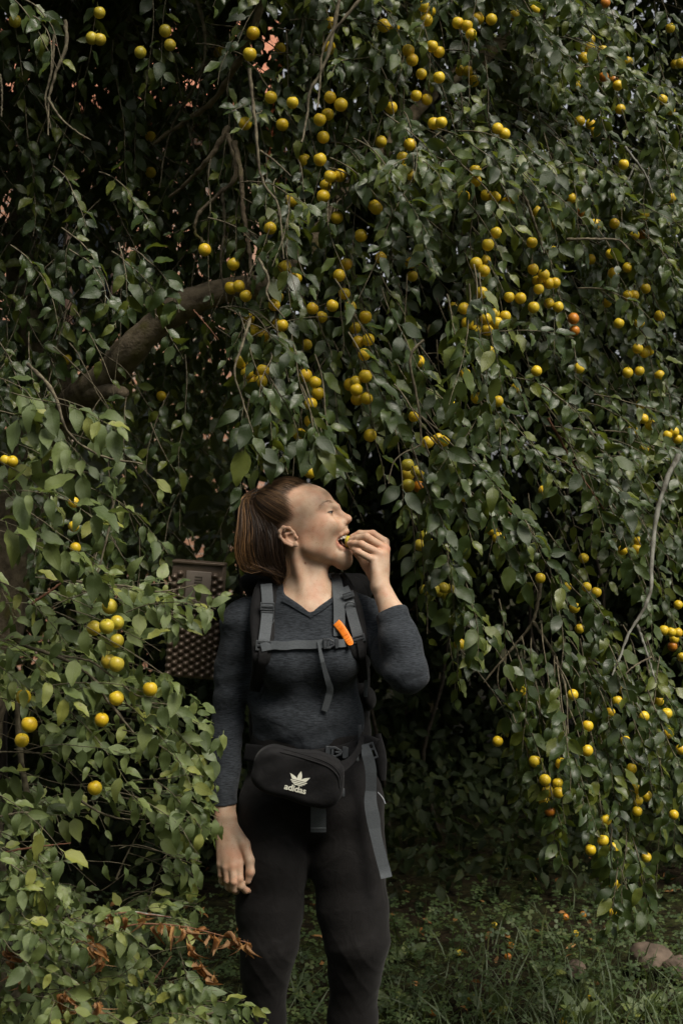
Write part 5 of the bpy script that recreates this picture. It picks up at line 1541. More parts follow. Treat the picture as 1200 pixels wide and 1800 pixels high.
for u, v in sample_poly([(230, 440), (440, 420), (440, 760), (260, 760), (230, 620)], 70):
    ln = rng.uniform(0.3, 0.5); sx = rng.normal(0.0, 0.5)
    shoot(twigs, LF, W(u, v, rng.uniform(4.9, 6.2)) + np.array([-sx * ln * .4, 0, ln * 0.4]), (sx, -0.2, -0.5), ln, rng.integers(10, 15), 0.1, 0.064)
for u, v in sample_poly([(-60, -60), (470, -60), (450, 250), (400, 420), (-60, 420)], 150):
    ln = rng.uniform(0.35, 0.55); sx = rng.normal(0.0, 0.5)
    shoot(twigs, LF, W(u, v, rng.uniform(5.6, 6.8)) + np.array([-sx * ln * .4, 0, ln * 0.4]), (sx, -0.2, -0.5), ln, rng.integers(11, 15), 0.1, 0.075)
# upper left: far, dim, with holes to the light behind
P3 = [(-60, -60), (470, -60), (450, 250), (410, 480), (330, 560), (240, 600), (120, 640), (-60, 680)]
for u, v in sample_poly(P3, 700):
    d = rng.uniform(4.2, 6.0)
    if 60 < u < 420 and 190 < v < 600 and rng.random() < 0.12: continue
    ln = rng.uniform(0.3, 0.55); sx = rng.normal(0.0, 0.5)
    shoot(twigs, LF, W(u, v, d) + np.array([-sx * ln * .4, 0, ln * 0.4]), (sx, -0.2, -0.5), ln, rng.integers(10, 15), 0.1, 0.058)
# a few near leaves at left
for u, v, d, sx, sz, ln in ((150, 480, 3.6, 0.5, 0.058, .3), (220, 485, 3.5, 0.4, 0.062, .25), (260, 480, 3.45, 0.5, 0.066, .22), (215, 470, 3.5, 0.1, 0.062, .22), (60, 40, 3.7, 0.3, .06, .3), (70, 70, 3.6, 0.2, .064, .22), (20, 20, 3.6, 0.4, .06, .3), (110, 330, 4.0, .3, .06, .3), (200, 340, 4.0, .5, .06, .35), (130, 440, 3.8, .4, .058, .35), (40, 470, 3.8, .4, .058, .3), (250, 560, 3.8, .4, .055, .3), (150, 580, 4.0, .4, .055, .3)):
    shoot(twigs, LF, W(u, v, d) + np.array([-sx * 0.08, 0, 0.06]), (sx, -0.3, -0.25), ln, 12, 0.1, sz)
# dim leaves in the middle depth at left and behind her
for u, v in sample_poly([(-60, 640), (330, 640), (430, 760), (430, 1010), (300, 1010), (-60, 1060)], 90):
    if 225 < u < 410 and rng.random() < 0.6: continue
    ln = rng.uniform(0.25, 0.4); sx = rng.normal(0.2, 0.4)
    shoot(twigs, LF, W(u, v, rng.uniform(3.9, 5.0)) + np.array([0, 0, ln * 0.4]), (sx, -0.2, -0.5), ln, 12, 0.1, 0.05)
LT_ = cull(LF)
# the lowest leaves, dipping in front of her hair
LX = Leaves()
for (u0, v0, u1, v1, y_) in ((430, 792, 413, 856, 3.50), (446, 768, 470, 800, 3.50), (462, 790, 493, 812, 3.50), (472, 800, 479, 848, 3.50), (548, 792, 530, 838, 3.5), (552, 788, 560, 832, 3.5), (560, 786, 598, 832, 3.5), (556, 770, 590, 796, 3.5), (440, 745, 418, 790, 3.5), (535, 770, 520, 812, 3.5)):
    a_, b_ = W(u0, v0, y_), W(u1, v1, y_ - 0.03); d_ = b_ - a_
    LX.add(a_[None], d_[None], np.array([[0.15, -0.85, 0.5]]) + rng.normal(0, .15, (1, 3)), np.array([np.linalg.norm(d_)]), np.array([0.5 + 0.3 * rng.random()]))
LT_ = tuple(np.concatenate([a_, b_]) for a_, b_ in zip(LT_, LX.cat()))
idx, rest = big_ones(LT_, 299)
leaf_objs(LT_, idx, M['leaf'], tree)
leaf_mass('foliage', LT_, M['leaf'], tree, keep=rest)
# unseen roof and flanks of the crown, outsized leaves added to block sky light
LR = Leaves()
def cloud(L, n, lo, hi, size, light, zf=None, down=0.7):
    p = np.array(lo) + rng.random((n, 3)) * (np.array(hi) - np.array(lo))
    if zf is not None: p[:, 2] += zf(p[:, 0], p[:, 1])
    d = rng.normal(0, 0.6, (n, 3)) + np.array([0, -0.2, -down]); nn = nrm(np.array(light) + rng.normal(0, 0.4, (n, 3)))
    L.add(p, d, nn, size * rng.uniform(0.7, 1.3, n), rng.random(n) * 0.9)
cloud(LR, 17000, (-3.6, 3.75, 0.12), (4.6, 9.2, 0.9), 0.26, (0, -0.3, 1), lambda x, y: CAMZ + 0.375 * y)
cloud(LR, 3600, (-3.4, 3.8, 0.8), (-1.95, 7.0, 3.6), 0.15, (-0.6, -0.3, 0.7), lambda x, y: 0 * x)
pR, RR, sR, rR = LR.cat(); thin = (pR[:, 1] < 3.85 + 0.45 * np.maximum(pR[:, 0] + 0.1, 0)) & (pR[:, 0] > -0.4) & (pR[:, 1] < 5.2) | (pR[:, 0] > 2.0) & (pR[:, 1] > 4.9) & (rng.random(len(pR)) < 0.7); pR, RR, sR, rR = pR[~thin], RR[~thin], sR[~thin], rR[~thin]; uR, vR = proj(pR); okR = ~((uR > -40) & (uR < 1240) & (vR > -50) & (vR < 1850) & (pR[:, 0] < -1.2) & (pR[:, 1] < 4.2))
leaf_mass('crown', (pR[okR], RR[okR], sR[okR], rR[okR]), M['leaf'], tree, TPL_LO)
order = sorted(range(len(twigs)), key=lambda i: twigs[i][0][:, 1].mean())
twig_objs([twigs[i] for i in order], tree, M['twig'], 240)

# ------------------------------------------------------------------ the pale shrub at left front
shrub = empty('plum_shrub', (-1.2, 3.3, 0))
tag(shrub, 'pale green plum shrub with bare stems crowding in beside her hanging arm', 'shrub')
tw2, LS = [], Leaves()
PS = [(-60, 985), (120, 985), (240, 1000), (330, 1020), (345, 1070), (300, 1110), (235, 1130), (265, 1180), (340, 1225), (360, 1290), (345, 1400), (350, 1480), (250, 1450), (120, 1440), (-60, 1460)]
SHOLES = [[(-60, 1235), (70, 1240), (75, 1340), (-60, 1350)], [(60, 1320), (170, 1330), (160, 1410), (80, 1400)], [(225, 1130), (330, 1130), (330, 1200), (250, 1200)], [(190, 1230), (260, 1240), (250, 1290), (180, 1280)], [(110, 1060), (170, 1060), (170, 1100), (100, 1110)]]
def shrub_shoot(u, v, d, sx, ln, nl, sz, up=0.1):
    shoot(tw2, LS, W(u, v, d) - np.array([sx * ln * 0.5, 0, up * ln * 0.5]), (sx, -0.25 + rng.normal(0, .2), up), ln, nl, 0.10, sz, light=(0.1, -0.6, 0.8), spread=0.85)
for u, v in sample_poly(PS, 58):
    if any(inpoly(h_, np.array([u]), np.array([v]))[0] for h_ in SHOLES) and rng.random() < 0.85: continue
    shrub_shoot(u, v, rng.uniform(2.95, 3.3), rng.uniform(0.5, 1.0), rng.uniform(0.22, 0.36), rng.integers(11, 16), 0.054, rng.normal(0.15, 0.3))
for u, v in sample_poly([(-60, 1500), (60, 1480), (150, 1560), (210, 1600), (200, 1680), (300, 1760), (340, 1830), (-60, 1830)], 62):
    shrub_shoot(u, v, rng.uniform(2.9, 3.3), rng.uniform(0.4, 1.0), rng.uniform(0.2, 0.32), rng.integers(11, 16), 0.045, rng.normal(0.35, 0.3))
for u, v, d, sx, ln, up in ((300, 1035, 3.25, 1, .3, .05), (340, 1040, 3.22, 1, .22, .05), (330, 1090, 3.22, .9, .24, -.1), (345, 1100, 3.2, .8, .2, -.3), (300, 1235, 3.2, 1, .3, .05), (350, 1240, 3.2, 1, .22, .1), (330, 1290, 3.2, .9, .28, .0), (350, 1300, 3.2, .7, .2, -.4), (330, 1390, 3.1, 1, .28, .05), (345, 1400, 3.1, 1, .2, .1), (320, 1360, 3.15, .9, .25, .2),
                          (300, 1440, 3.15, .9, .26, -.1), (320, 1500, 3.2, .9, .24, -.15), (270, 1520, 3.2, .7, .3, .5), (230, 1560, 3.2, .6, .3, .6), (40, 1495, 2.95, 1, .34, .05), (70, 1480, 2.95, 1, .26, .05), (390, 1765, 3.3, 1, .22, .15), (420, 1755, 3.3, 1, .16, .3), (360, 1790, 3.3, 1, .26, .1), (270, 1720, 3.2, .5, .22, .8), (300, 1740, 3.2, .6, .2, .6), (200, 1620, 3.1, .5, .25, .6), (250, 1600, 3.1, .4, .2, .8), (120, 1600, 3.0, .6, .25, .5), (60, 1640, 3.0, .7, .25, .4), (330, 1730, 3.35, .3, .15, -.8)):
    for q in range(2): shrub_shoot(u + rng.normal(0, 8), v + rng.normal(0, 8), d + rng.normal(0, .02), sx, ln, rng.integers(10, 14), 0.046, up)
for u, v in sample_poly([(-60, 1000), (300, 1000), (330, 1420), (330, 1830), (-60, 1830)], 85):
    if 90 < u < 290 and 1430 < v < 1590 and rng.random() < 0.9: continue
    if any(inpoly(h_, np.array([u]), np.array([v]))[0] for h_ in SHOLES) and rng.random() < 0.7: continue
    shrub_shoot(u, v, rng.uniform(3.5, 4.3), rng.uniform(0.2, 0.8), 0.32, 13, 0.048, 0.2)
# left edge, near and pale: four sprays reaching into the picture
for u, v, d, sx, sz, ln, nl in ((-20, 660, 3.0, 0.9, 0.062, .26, 12), (20, 690, 2.95, 0.9, 0.066, .30, 13), (-10, 720, 2.95, .8, .066, .26, 13), (30, 780, 3.0, .6, .064, .24, 12), (-30, 800, 3.0, .8, .062, .26, 12), (100, 700, 3.0, 0.9, 0.07, .16, 7), (-20, 860, 2.85, 0.9, 0.072, .28, 13), (-40, 900, 2.85, 0.9, 0.072, .30, 13), (-10, 930, 2.9, .9, .064, .26, 12), (120, 760, 3.6, 0.6, .055, .3, 12), (60, 850, 3.5, 0.6, .055, .3, 12), (140, 850, 3.6, 0.4, .055, .3, 12)):
    shoot(tw2, LS, W(u, v, d), (sx, -0.15, -0.12), ln, nl, 0.09, sz, light=(0.1, -0.55, 0.85))
LSc = cull(LS, False)
p_, R2_, s_, r_ = LSc; uu, vv = proj(p_ + R2_[:, 1] * s_[:, None] * 0.6)
ban = ((uu > 346) & (vv > 975) & (vv < 1035)) | ((uu > 312) & (vv > 1108) & (vv < 1195)) | ((uu > 355) & (vv > 1480) & (vv < 1730)) | (uu > 480)
for h_ in SHOLES + [[(80, 1440), (200, 1410), (290, 1470), (300, 1540), (230, 1590), (110, 1560)]]: ban |= inpoly(h_, uu, vv) & (rng.random(len(uu)) < 0.72)
ban |= (uu > 255) & (uu < 450) & (vv > 1608) & (vv < 1728) & (p_[:, 1] < 3.3)
for a_, b_, c_ in ((162, 1668, 30), (112, 1756, 30), (22, 1695, 26), (172, 1768, 14)): ban |= (np.hypot(uu - a_, vv - b_) < c_) & (p_[:, 1] < 3.1)
k_ = ~ban; LSc = (p_[k_], R2_[k_], s_[k_], r_[k_])
idx, rest = big_ones(LSc, 299)
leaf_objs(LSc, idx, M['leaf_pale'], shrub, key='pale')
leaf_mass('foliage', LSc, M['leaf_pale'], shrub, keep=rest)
STEMS = [('twig', [(20, 1120), (45, 1135), (90, 1150), (130, 1167), (168, 1195), (182, 1220), (200, 1245), (235, 1288)], 3.0, .0045, .002), ('twig', [(95, 1152), (130, 1156), (165, 1165), (205, 1195), (240, 1222), (275, 1225)], 3.02, .003, .0012),
         ('red', [(55, 1062), (80, 1045), (108, 1025)], 3.05, .0035, .0022), ('twig', [(125, 1021), (175, 1027), (220, 1030), (262, 1040), (300, 1038), (345, 1028)], 3.1, .003, .0012), ('twig', [(150, 1005), (170, 1045), (158, 1085)], 3.2, .002, .001),
         ('pale', [(-20, 1652), (30, 1662), (70, 1675), (100, 1691)], 2.95, .0065, .004), ('twig', [(70, 1680), (82, 1660), (100, 1640), (140, 1625), (185, 1617)], 2.98, .0035, .002), ('pale', [(100, 1690), (120, 1668), (150, 1640), (182, 1618), (225, 1604), (270, 1608), (300, 1613)], 2.96, .0045, .0018),
         ('twig', [(60, 1645), (90, 1608), (115, 1588), (140, 1583)], 3.0, .004, .003), ('twig', [(-10, 1322), (30, 1322), (90, 1325)], 3.1, .0025, .001), ('twig', [(0, 1435), (40, 1428), (70, 1432)], 3.0, .0028, .0014), ('red', [(-5, 1502), (40, 1492), (90, 1486), (125, 1482)], 2.95, .003, .001),
         ('red', [(260, 1740), (280, 1710), (302, 1680)], 3.2, .003, .0012), ('twig', [(130, 1400), (180, 1430), (220, 1440), (270, 1440)], 3.1, .003, .0012), ('twig', [(330, 1790), (370, 1782), (400, 1768), (430, 1757)], 3.28, .004, .0014), ('twig', [(20, 1780), (40, 1730), (60, 1690), (80, 1600), (60, 1480), (40, 1350), (25, 1180)], 3.15, .012, .006),
         ('twig', [(-30, 1830), (10, 1650), (-10, 1400), (-20, 1100)], 3.3, .02, .01), ('twig', [(180, 1830), (150, 1760), (110, 1700)], 3.0, .008, .004), ('twig', [(60, 1720), (85, 1780), (80, 1830)], 3.05, .006, .004), ('twig', [(205, 1545), (215, 1520), (235, 1480), (250, 1455)], 3.15, .0028, .001)]
for kind, pts, d, r0, r1 in STEMS:
    explicit('stem', [W(u, v, d) for u, v in pts], r0, r1, {'pale': M['twig_pale'], 'twig': M['twig'], 'red': M['twig_red']}[kind], shrub, 26, 7, 0.3)
def clip_twig(P, r):
    wu, wv = proj(P)
    bad = ((wu > 316) & (wv > 965) & (wv < 1035)) | ((wu > 290) & (wv > 1100) & (wv < 1200)) | ((wu > 355) & (wv > 1470) & (wv < 1735)) | (wu > 470)
    cut = int(np.argmax(bad)) if bad.any() else len(P)
    return P[:cut], r[:cut] * 0.62
tw2 = [t_ for t_ in (clip_twig(*a) for a in tw2) if len(t_[0]) > 3]
tw2.sort(key=lambda a: a[0][:, 1].mean())
twig_objs(tw2, shrub, M['twig'], 120)

# withered sprigs
def withered(label, twig_px, spots, d, group=None):
    e = empty('withered_branch', W(*twig_px[0][0], d)); tag(e, label, 'dead branch')
    for tp in twig_px: explicit('twig', [W(u, v, d) for u, v in tp], 0.0022, 0.0010, M['twig_red'], e, 24, 6, 0.2)
    L = Leaves()
    for u, v, n in spots:
        n = max(1, int(n * 0.85 + 0.3)); p = np.array([W(u + rng.normal(0, 3), v + rng.normal(0, 3), d - 0.01 * rng.random()) for _ in range(n)])
        dd = np.array([0.1, -0.25, -0.9]) + rng.normal(0, 0.3, (n, 3)); L.add(p, dd, nrm(rng.normal(0, 0.7, (n, 3)) + (0, -0.6, 0.2)), rng.uniform(0.027, 0.039, n), rng.random(n) * 0.9)
    L = L.cat(); leaf_objs(L, range(len(L[0])), M['leaf_dead'], e, DEAD, 'dead', 'withered_leaf')
withered('broken sprig of hanging brown curled leaves pointing at her trouser leg', [[(205, 1632), (250, 1624), (300, 1626), (345, 1633), (390, 1645), (440, 1658)], [(318, 1630), (332, 1655), (345, 1690), (372, 1718)], [(180, 1612), (220, 1604), (265, 1608), (300, 1612)]],
         [(278, 1626, 2), (290, 1628, 3), (305, 1630, 3), (318, 1632, 4), (328, 1634, 3), (343, 1636, 4), (366, 1642, 2), (378, 1650, 2), (388, 1645, 3), (400, 1652, 2), (410, 1648, 2), (421, 1652, 2), (430, 1655, 2), (438, 1658, 2), (328, 1660, 2), (338, 1670, 2), (344, 1690, 3), (354, 1696, 2), (362, 1708, 3), (371, 1716, 2), (196, 1608, 4), (215, 1612, 3), (248, 1612, 3), (190, 1620, 2)], 2.95)
withered('upright bunch of rusty orange withered leaves amid the pale shrub', [[(150, 1650), (160, 1665), (170, 1680)]], [(160, 1655, 5), (165, 1668, 6), (172, 1680, 5), (148, 1640, 4), (178, 1690, 3)], 2.94)
withered('low clump of rusty withered leaves at the foot of the pale shrub', [[(100, 1770), (112, 1750), (125, 1735)]], [(112, 1745, 6), (105, 1760, 5), (95, 1775, 4), (118, 1752, 4), (168, 1765, 4), (178, 1772, 3), (130, 1770, 3)], 2.94)
withered('strip of brown withered leaves hanging at the picture edge beside bare stem', [[(10, 1665), (22, 1690), (38, 1720)]], [(12, 1672, 4), (20, 1685, 5), (26, 1698, 4), (34, 1715, 3), (40, 1728, 4)], 2.93)

# ------------------------------------------------------------------ plums
def plum_mesh(mt):
    bm = bmesh.new(); bmesh.ops.create_uvsphere(bm, u_segments=22, v_segments=16, radius=0.0168)
    for v in bm.verts:
        x, y, z = v.co; a = math.atan2(y, x); h = z / 0.0168
        k = 1.0 - 0.045 * math.exp(-(a / 0.16) ** 2) * (1 - h * h)
        z2 = z * 1.03 - (0.0030 * math.exp(-((1 - h) / 0.10)) if h > 0.5 else 0)
        v.co = Vector((x * k, y * k, z2))
    me = bpy.data.meshes.new('plum'); bm.to_mesh(me); bm.free()
    for p in me.polygons: p.use_smooth = True
    me.materials.append(mt); return me
PM = {'y': plum_mesh(M['plum_y']), 'g': plum_mesh(M['plum_g']), 'o': plum_mesh(M['plum_o'])}
def stalk_mesh(i):
    V, Q = tube(catmull(np.array([(0, 0, 0.0140), (0.001, 0.0006 * i, 0.019), (0.003 - 0.002 * i, 0.002, 0.027)]), 6), 0.0008, 5)
    return mesh_np('stalk', V, Q, [M['stalk']])
SMS = [stalk_mesh(i) for i in range(3)]
def plum(p, kind, label, group, scale=1.0, rot=None):
    o = bpy.data.objects.new('plum', PM[kind]); COL.objects.link(o)
    o.location = Vector(p); o.scale = (scale,) * 3
    o.rotation_euler = rot or (rng.normal(0, 0.35), rng.normal(0, 0.35), rng.uniform(0, 6.28))
    tag(o, label, 'plum', group)
    st = bpy.data.objects.new('stalk', SMS[int(rng.integers(0, 3))]); COL.objects.link(st); st.parent = o
    return o
ORD = ['topmost', 'second', 'third', 'fourth', 'fifth', 'sixth', 'seventh', 'eighth', 'ninth', 'tenth', 'eleventh', 'twelfth', 'thirteenth', 'fourteenth', 'fifteenth', 'sixteenth', 'seventeenth', 'eighteenth']
AREAS = [(450, 75, 'among bare mossy twigs near the top edge'), (580, 62, 'on the lone strand below the top edge'), (690, 30, 'around the brown-cheeked fruit at the top edge'), (752, 22, 'in the bunch cut off by the top edge'), (455, 195, 'beside the bare twig above the mossy limb'), (572, 200, 'in the upper centre chain of fruit'), (580, 300, 'in the partly leaf-covered centre bunch'), (512, 352, 'hanging singly off the long bare twig'), (600, 395, 'on the centre spray above her head'),
         (475, 401, 'half behind a leaf above the mossy limb'), (680, 220, 'on the shaded spray beside the round bright pair'), (738, 100, 'in the bright group near the top edge'), (755, 180, 'straight below the bright top group'), (720, 285, 'in the tight cluster high over her raised hand'), (842, 40, 'in the row along the top edge'), (822, 130, 'in the shade under the top row'), (880, 230, 'in the half-hidden pair below the top row'), (870, 345, 'in the wide band amid grey leaves'), (920, 22, 'at the top edge beside the grey leaves'), (660, 360, 'in dark leaves over her raised hand'),
         (505, 480, 'around the long twig tip over the limb'), (420, 508, 'in the trio lying against the mossy limb'), (485, 530, 'in the pair just past the mossy limb'), (448, 578, 'in the cluster under the mossy limb end'), (490, 571, 'with the twin under the long twig'), (445, 655, 'in the bright cluster straight above her ponytail'), (565, 550, 'deep in the leaves above her head'), (610, 495, 'in the scattered fruit above her face'), (633, 585, 'in the string leading down towards her hand'), (548, 685, 'in the chain hanging over her forehead'), (540, 785, 'at the low end right above her forehead'), (630, 685, 'in the cluster in line with her nose'),
         (650, 765, 'in the last leaves above her face'), (410, 464, 'above the trio on the mossy limb'), (669, 453, 'behind a pale leaf over her face'), (865, 420, 'on the spray above the loose trio'), (846, 480, 'in the loose trio over the big tight cluster'), (855, 565, 'in the big tight cluster at mid height'), (860, 620, 'below the big tight cluster'), (805, 545, 'in the dark gap beside the big cluster'), (815, 680, 'in the shade below the big cluster'), (730, 690, 'on the crooked bare twig beyond her hand'), (768, 775, 'in the group above the pale-leaved spray'), (728, 838, 'in the bunch level with her brow'), (722, 475, 'in deep shade over her hand'),
         (955, 490, 'in the long crowded cluster right of centre'), (968, 537, 'under the long crowded cluster'), (905, 523, 'beside the long crowded cluster'), (1008, 570, 'in the overripe amber stack'), (1017, 647, 'below the overripe amber stack'), (930, 660, 'among hanging grey leaves under the crowded cluster'), (1000, 345, 'in the bright leaves above the horizontal bare twig'), (1045, 385, 'touching the horizontal bare twig'), (1120, 410, 'past the end of the horizontal bare twig'), (1085, 465, 'under the horizontal bare twig'), (1115, 515, 'in the trio beneath the horizontal bare twig'), (1180, 470, 'in the edge pair level with that bare twig'),
         (1040, 85, 'in the stacked group under the top-right leaves'), (1090, 140, 'in the orange group under the sky gap'), (1015, 150, 'on its own amid dark top-right leaves'), (1033, 220, 'in the trio above the forked pale twig'), (1089, 192, 'beside the trio near the forked pale twig'), (1182, 85, 'just under the gap of white sky'), (1170, 185, 'at the edge below the white sky gap'), (1095, 289, 'behind the forked pale twig'), (1179, 348, 'by the brown leaf at the edge'), (1063, 5, 'cut by the top edge near the sky'),
         (1080, 550, 'in the dim leaves above the pale branch'), (1140, 560, 'beside the slanting leaf rows at the edge'), (1128, 630, 'in the string over the pale branch'), (1130, 735, 'in the pair above the pale branch top'), (1182, 765, 'in the edge trio above the pale branch'), (815, 872, 'half under leaves of the pale spray'), (750, 958, 'in the yellow-green group level with her mouth'), (872, 943, 'in the pair under the sloping reddish twig'), (770, 1034, 'in the bunch beside her sleeve cuff'), (807, 1132, 'hanging alone beside her elbow'), (949, 1016, 'at the fork top of the grey twig'),
         (1110, 960, 'left of the pale branch in shade'), (1025, 1040, 'in the dim pair beside the pale branch'), (1014, 1088, 'under the dim pair beside the pale branch'), (1182, 1120, 'in the edge bunch beyond the pale branch'), (954, 862, 'deep in the dark hollow'), (915, 1215, 'alone at the foot of the forked grey twig'), (1022, 1218, 'atop the low hanging mass'), (1085, 1232, 'in the leaning row of the low mass'), (1155, 1248, 'where the low mass meets the edge'), (1032, 1310, 'in the middle of the low mass'), (880, 1303, 'at the inner tip of the low mass'), (1098, 1302, 'in the leafy heart of the low mass'), (1185, 1303, 'at the edge of the low mass'),
         (960, 1340, 'above the vertical bunch of the low mass'), (965, 1395, 'in the vertical bunch above dark ground'), (1115, 1395, 'in the stacked column of the low mass'), (1183, 1432, 'dangling free at the right edge'), (1062, 1470, 'on the inner side of the low tail'), (1110, 1500, 'on the outer side of the low tail'), (1080, 1560, 'near the tip of the low tail'), (1073, 1600, 'at the very tip above the stone'),
         (190, 1100, 'in the greenish-yellow cluster inside the pale shrub'), (198, 1165, 'under the greenish cluster in the pale shrub'), (264, 1211, 'behind a leaf near the foam pad'), (45, 1262, 'in the edge trio in the pale shrub'), (190, 1250, 'in shade inside the pale shrub'), (167, 1385, 'low in the gap of the pale shrub'), (284, 696, 'under the mossy limb in the dark'), (130, 925, 'in the dim column over the shrub'), (16, 810, 'at the left edge by near leaves'), (118, 632, 'against the mossy limb in shadow'), (27, 37, 'in the top corner by dangling twigs'), (172, 55, 'in the green group near the top edge'), (270, 75, 'in the unripe row in top shade'), (265, 270, 'in deep shade over the limb'), (360, 439, 'right above the mossy limb'), (385, 92, 'on the far twig in top shade')]
AU = np.array([(a[0], a[1]) for a in AREAS], float)
area = np.array([int(np.argmin((AU[:, 0] - u) ** 2 + 1.0 * (AU[:, 1] - v) ** 2)) for u, v, _, _ in PL])
for ai in range(len(AREAS)):
    mem = [k for k in np.argsort(PV, kind='stable') if area[k] == ai]
    for j, k in enumerate(mem):
        u, v, d, fl = PL[k]
        kind = 'o' if fl == 'o' else 'g' if (fl == 'g' or (fl == 'b' and v < 1200) or (700 < u < 800 and v > 810)) else 'y'
        hue = {'y': 'yellow', 'g': 'greenish yellow', 'o': 'overripe orange'}[kind]
        same = [m for m in mem]
        lab = f"{hue} plum {AREAS[ai][2]}" if len(same) == 1 else f"{hue} plum, {ORD[j] if j < len(same) - 1 or j == 0 else 'lowest'} one {AREAS[ai][2]}"
        plum(W(u, v, d), kind, lab, 'plums hanging on the tree' if fl != 'b' else 'plums hanging in the pale shrub', (0.93 + 0.14 * rng.random()) * (0.94 if fl == 'b' else 0.9 if fl == 'f' else 1.02 if u < 720 else 0.95))
# the plum she is biting: one side already eaten
bm = bmesh.new(); bmesh.ops.create_uvsphere(bm, u_segments=24, v_segments=18, radius=0.0155)
hc = Hp(612, 952.5)
for v in bm.verts:
    p = v.co
    q = Vector((p.x, p.y, p.z)); a = q.dot(Vector(hA))
    if a < -0.004: q = q - Vector(hA) * (a + 0.004) * 0.85
    v.co = q
held = obj_bm('plum', bm, M['plum_g']); held.location = Vector(hc); tag(held, 'half bitten greenish plum held between her fingers at her open mouth', 'plum')
bm = bmesh.new(); bmesh.ops.create_uvsphere(bm, u_segments=18, v_segments=10, radius=0.0135)
for v in bm.verts:
    p = v.co; a = Vector(hA) * p.dot(Vector(hA)); v.co = (p - a) + a * 0.18 - Vector(hA) * 0.0055
fm, _, _ = mat('plum_flesh', (0.62, 0.47, 0.14), 0.25); fl_ = obj_bm('flesh', bm, fm, held)
fl_.matrix_parent_inverse = Matrix.Identity(4)
# ------------------------------------------------------------------ what stands behind
hedge = empty('hedge', (0.8, 6.6, 0)); tag(hedge, 'dense dark hedge closing the view behind the woman', 'hedge')
LH = Leaves()
def hz(x, y): return 0 * x
cloud(LH, 15000, (-0.35, 7.2, 0.0), (2.2, 8.6, 4.9), 0.085, (0.1, -0.7, 0.6), None, 0.6)
cloud(LH, 8000, (1.8, 6.6, 0.0), (4.9, 8.2, 2.9), 0.085, (0.1, -0.7, 0.6), None, 0.6)
cloud(LH, 2600, (-0.9, 6.3, 0.0), (-0.3, 7.6, 1.2), 0.08, (0.1, -0.7, 0.6), None, 0.6)
cloud(LH, 2600, (-3.8, 6.6, 0.0), (-0.9, 7.8, 1.25), 0.085, (0.1, -0.7, 0.6), None, 0.6)
cloud(LH, 3500, (2.4, 5.0, 0.0), (4.9, 6.6, 4.2), 0.09, (0.1, -0.7, 0.6), None, 0.6)  # out of view, kept to block light from the side
cloud(LH, 5000, (-0.6, 8.2, 0.0), (4.9, 8.9, 3.6), 0.17, (0.1, -0.7, 0.6), None, 0.6)  # coarse backing added to stop light coming through from behind
cloud(LH, 4200, (-1.4, 5.75, 0.0), (3.8, 6.9, 0.55), 0.07, (0.1, -0.7, 0.6), None, 0.3)
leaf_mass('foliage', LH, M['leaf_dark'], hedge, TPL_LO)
for i in range(9):
    x = rng.uniform(-0.2, 3.4); y = rng.uniform(6.7, 7.2)
    P = [np.array([x, y, -0.03])]
    for k in range(5): P.append(P[-1] + np.array([rng.normal(0, 0.10), rng.normal(0, 0.06), 0.4]))
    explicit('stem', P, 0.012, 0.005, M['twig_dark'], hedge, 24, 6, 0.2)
# light-catching trees further off
def far_tree(x, y, h, r, n, label, sq=1.0):
    e = empty('far_tree', (x, y, 0)); tag(e, label, 'tree', 'bright trees beyond the plum tree')
    explicit('trunk', [np.array([x, y, -0.05]), np.array([x + 0.1, y, h * 0.35]), np.array([x, y + 0.1, h * 0.7])], 0.16, 0.06, M['limb'], e, 20, 8)
    q = rng.normal(size=(n, 3)); q = nrm(q) * (rng.random((n, 1)) ** 0.4)
    q = q * (1 + 0.25 * np.sin(q[:, :1] * 7 + x) * np.sin(q[:, 2:] * 6 + y))
    p = q * np.array([r, r, h * 0.5]) + np.array([x, y, h * 0.56])
    p[:, 2] = np.maximum(p[:, 2], 0.05)
    L = Leaves(); L.add(p, rng.normal(0, 0.7, (n, 3)) + (0, -0.2, -0.5), nrm(rng.normal(0, 0.4, (n, 3)) + (0, -0.6, 0.7)), rng.uniform(0.10, 0.20, n), rng.random(n) * 0.95)
    leaf_mass('crown', L, M['leaf_far'], e, TPL_LO)
far_tree(-1.9, 10.2, 2.9, 2.3, 7000, 'low bright tree seen in chinks above the foam pad')
far_tree(-4.6, 10.8, 2.9, 1.5, 2600, 'bright leafy tree glinting through gaps under the mossy limb')
far_tree(0.6, 10.8, 6.5, 1.5, 2600, 'bright tree glinting through the twigs above her head')
far_tree(3.2, 10.4, 5.1, 2.1, 7000, 'yellow-green tree shining through beneath the corner of white sky')
far_tree(5.8, 11.0, 5.6, 1.8, 4000, 'pale green tree at the picture edge under the white sky')

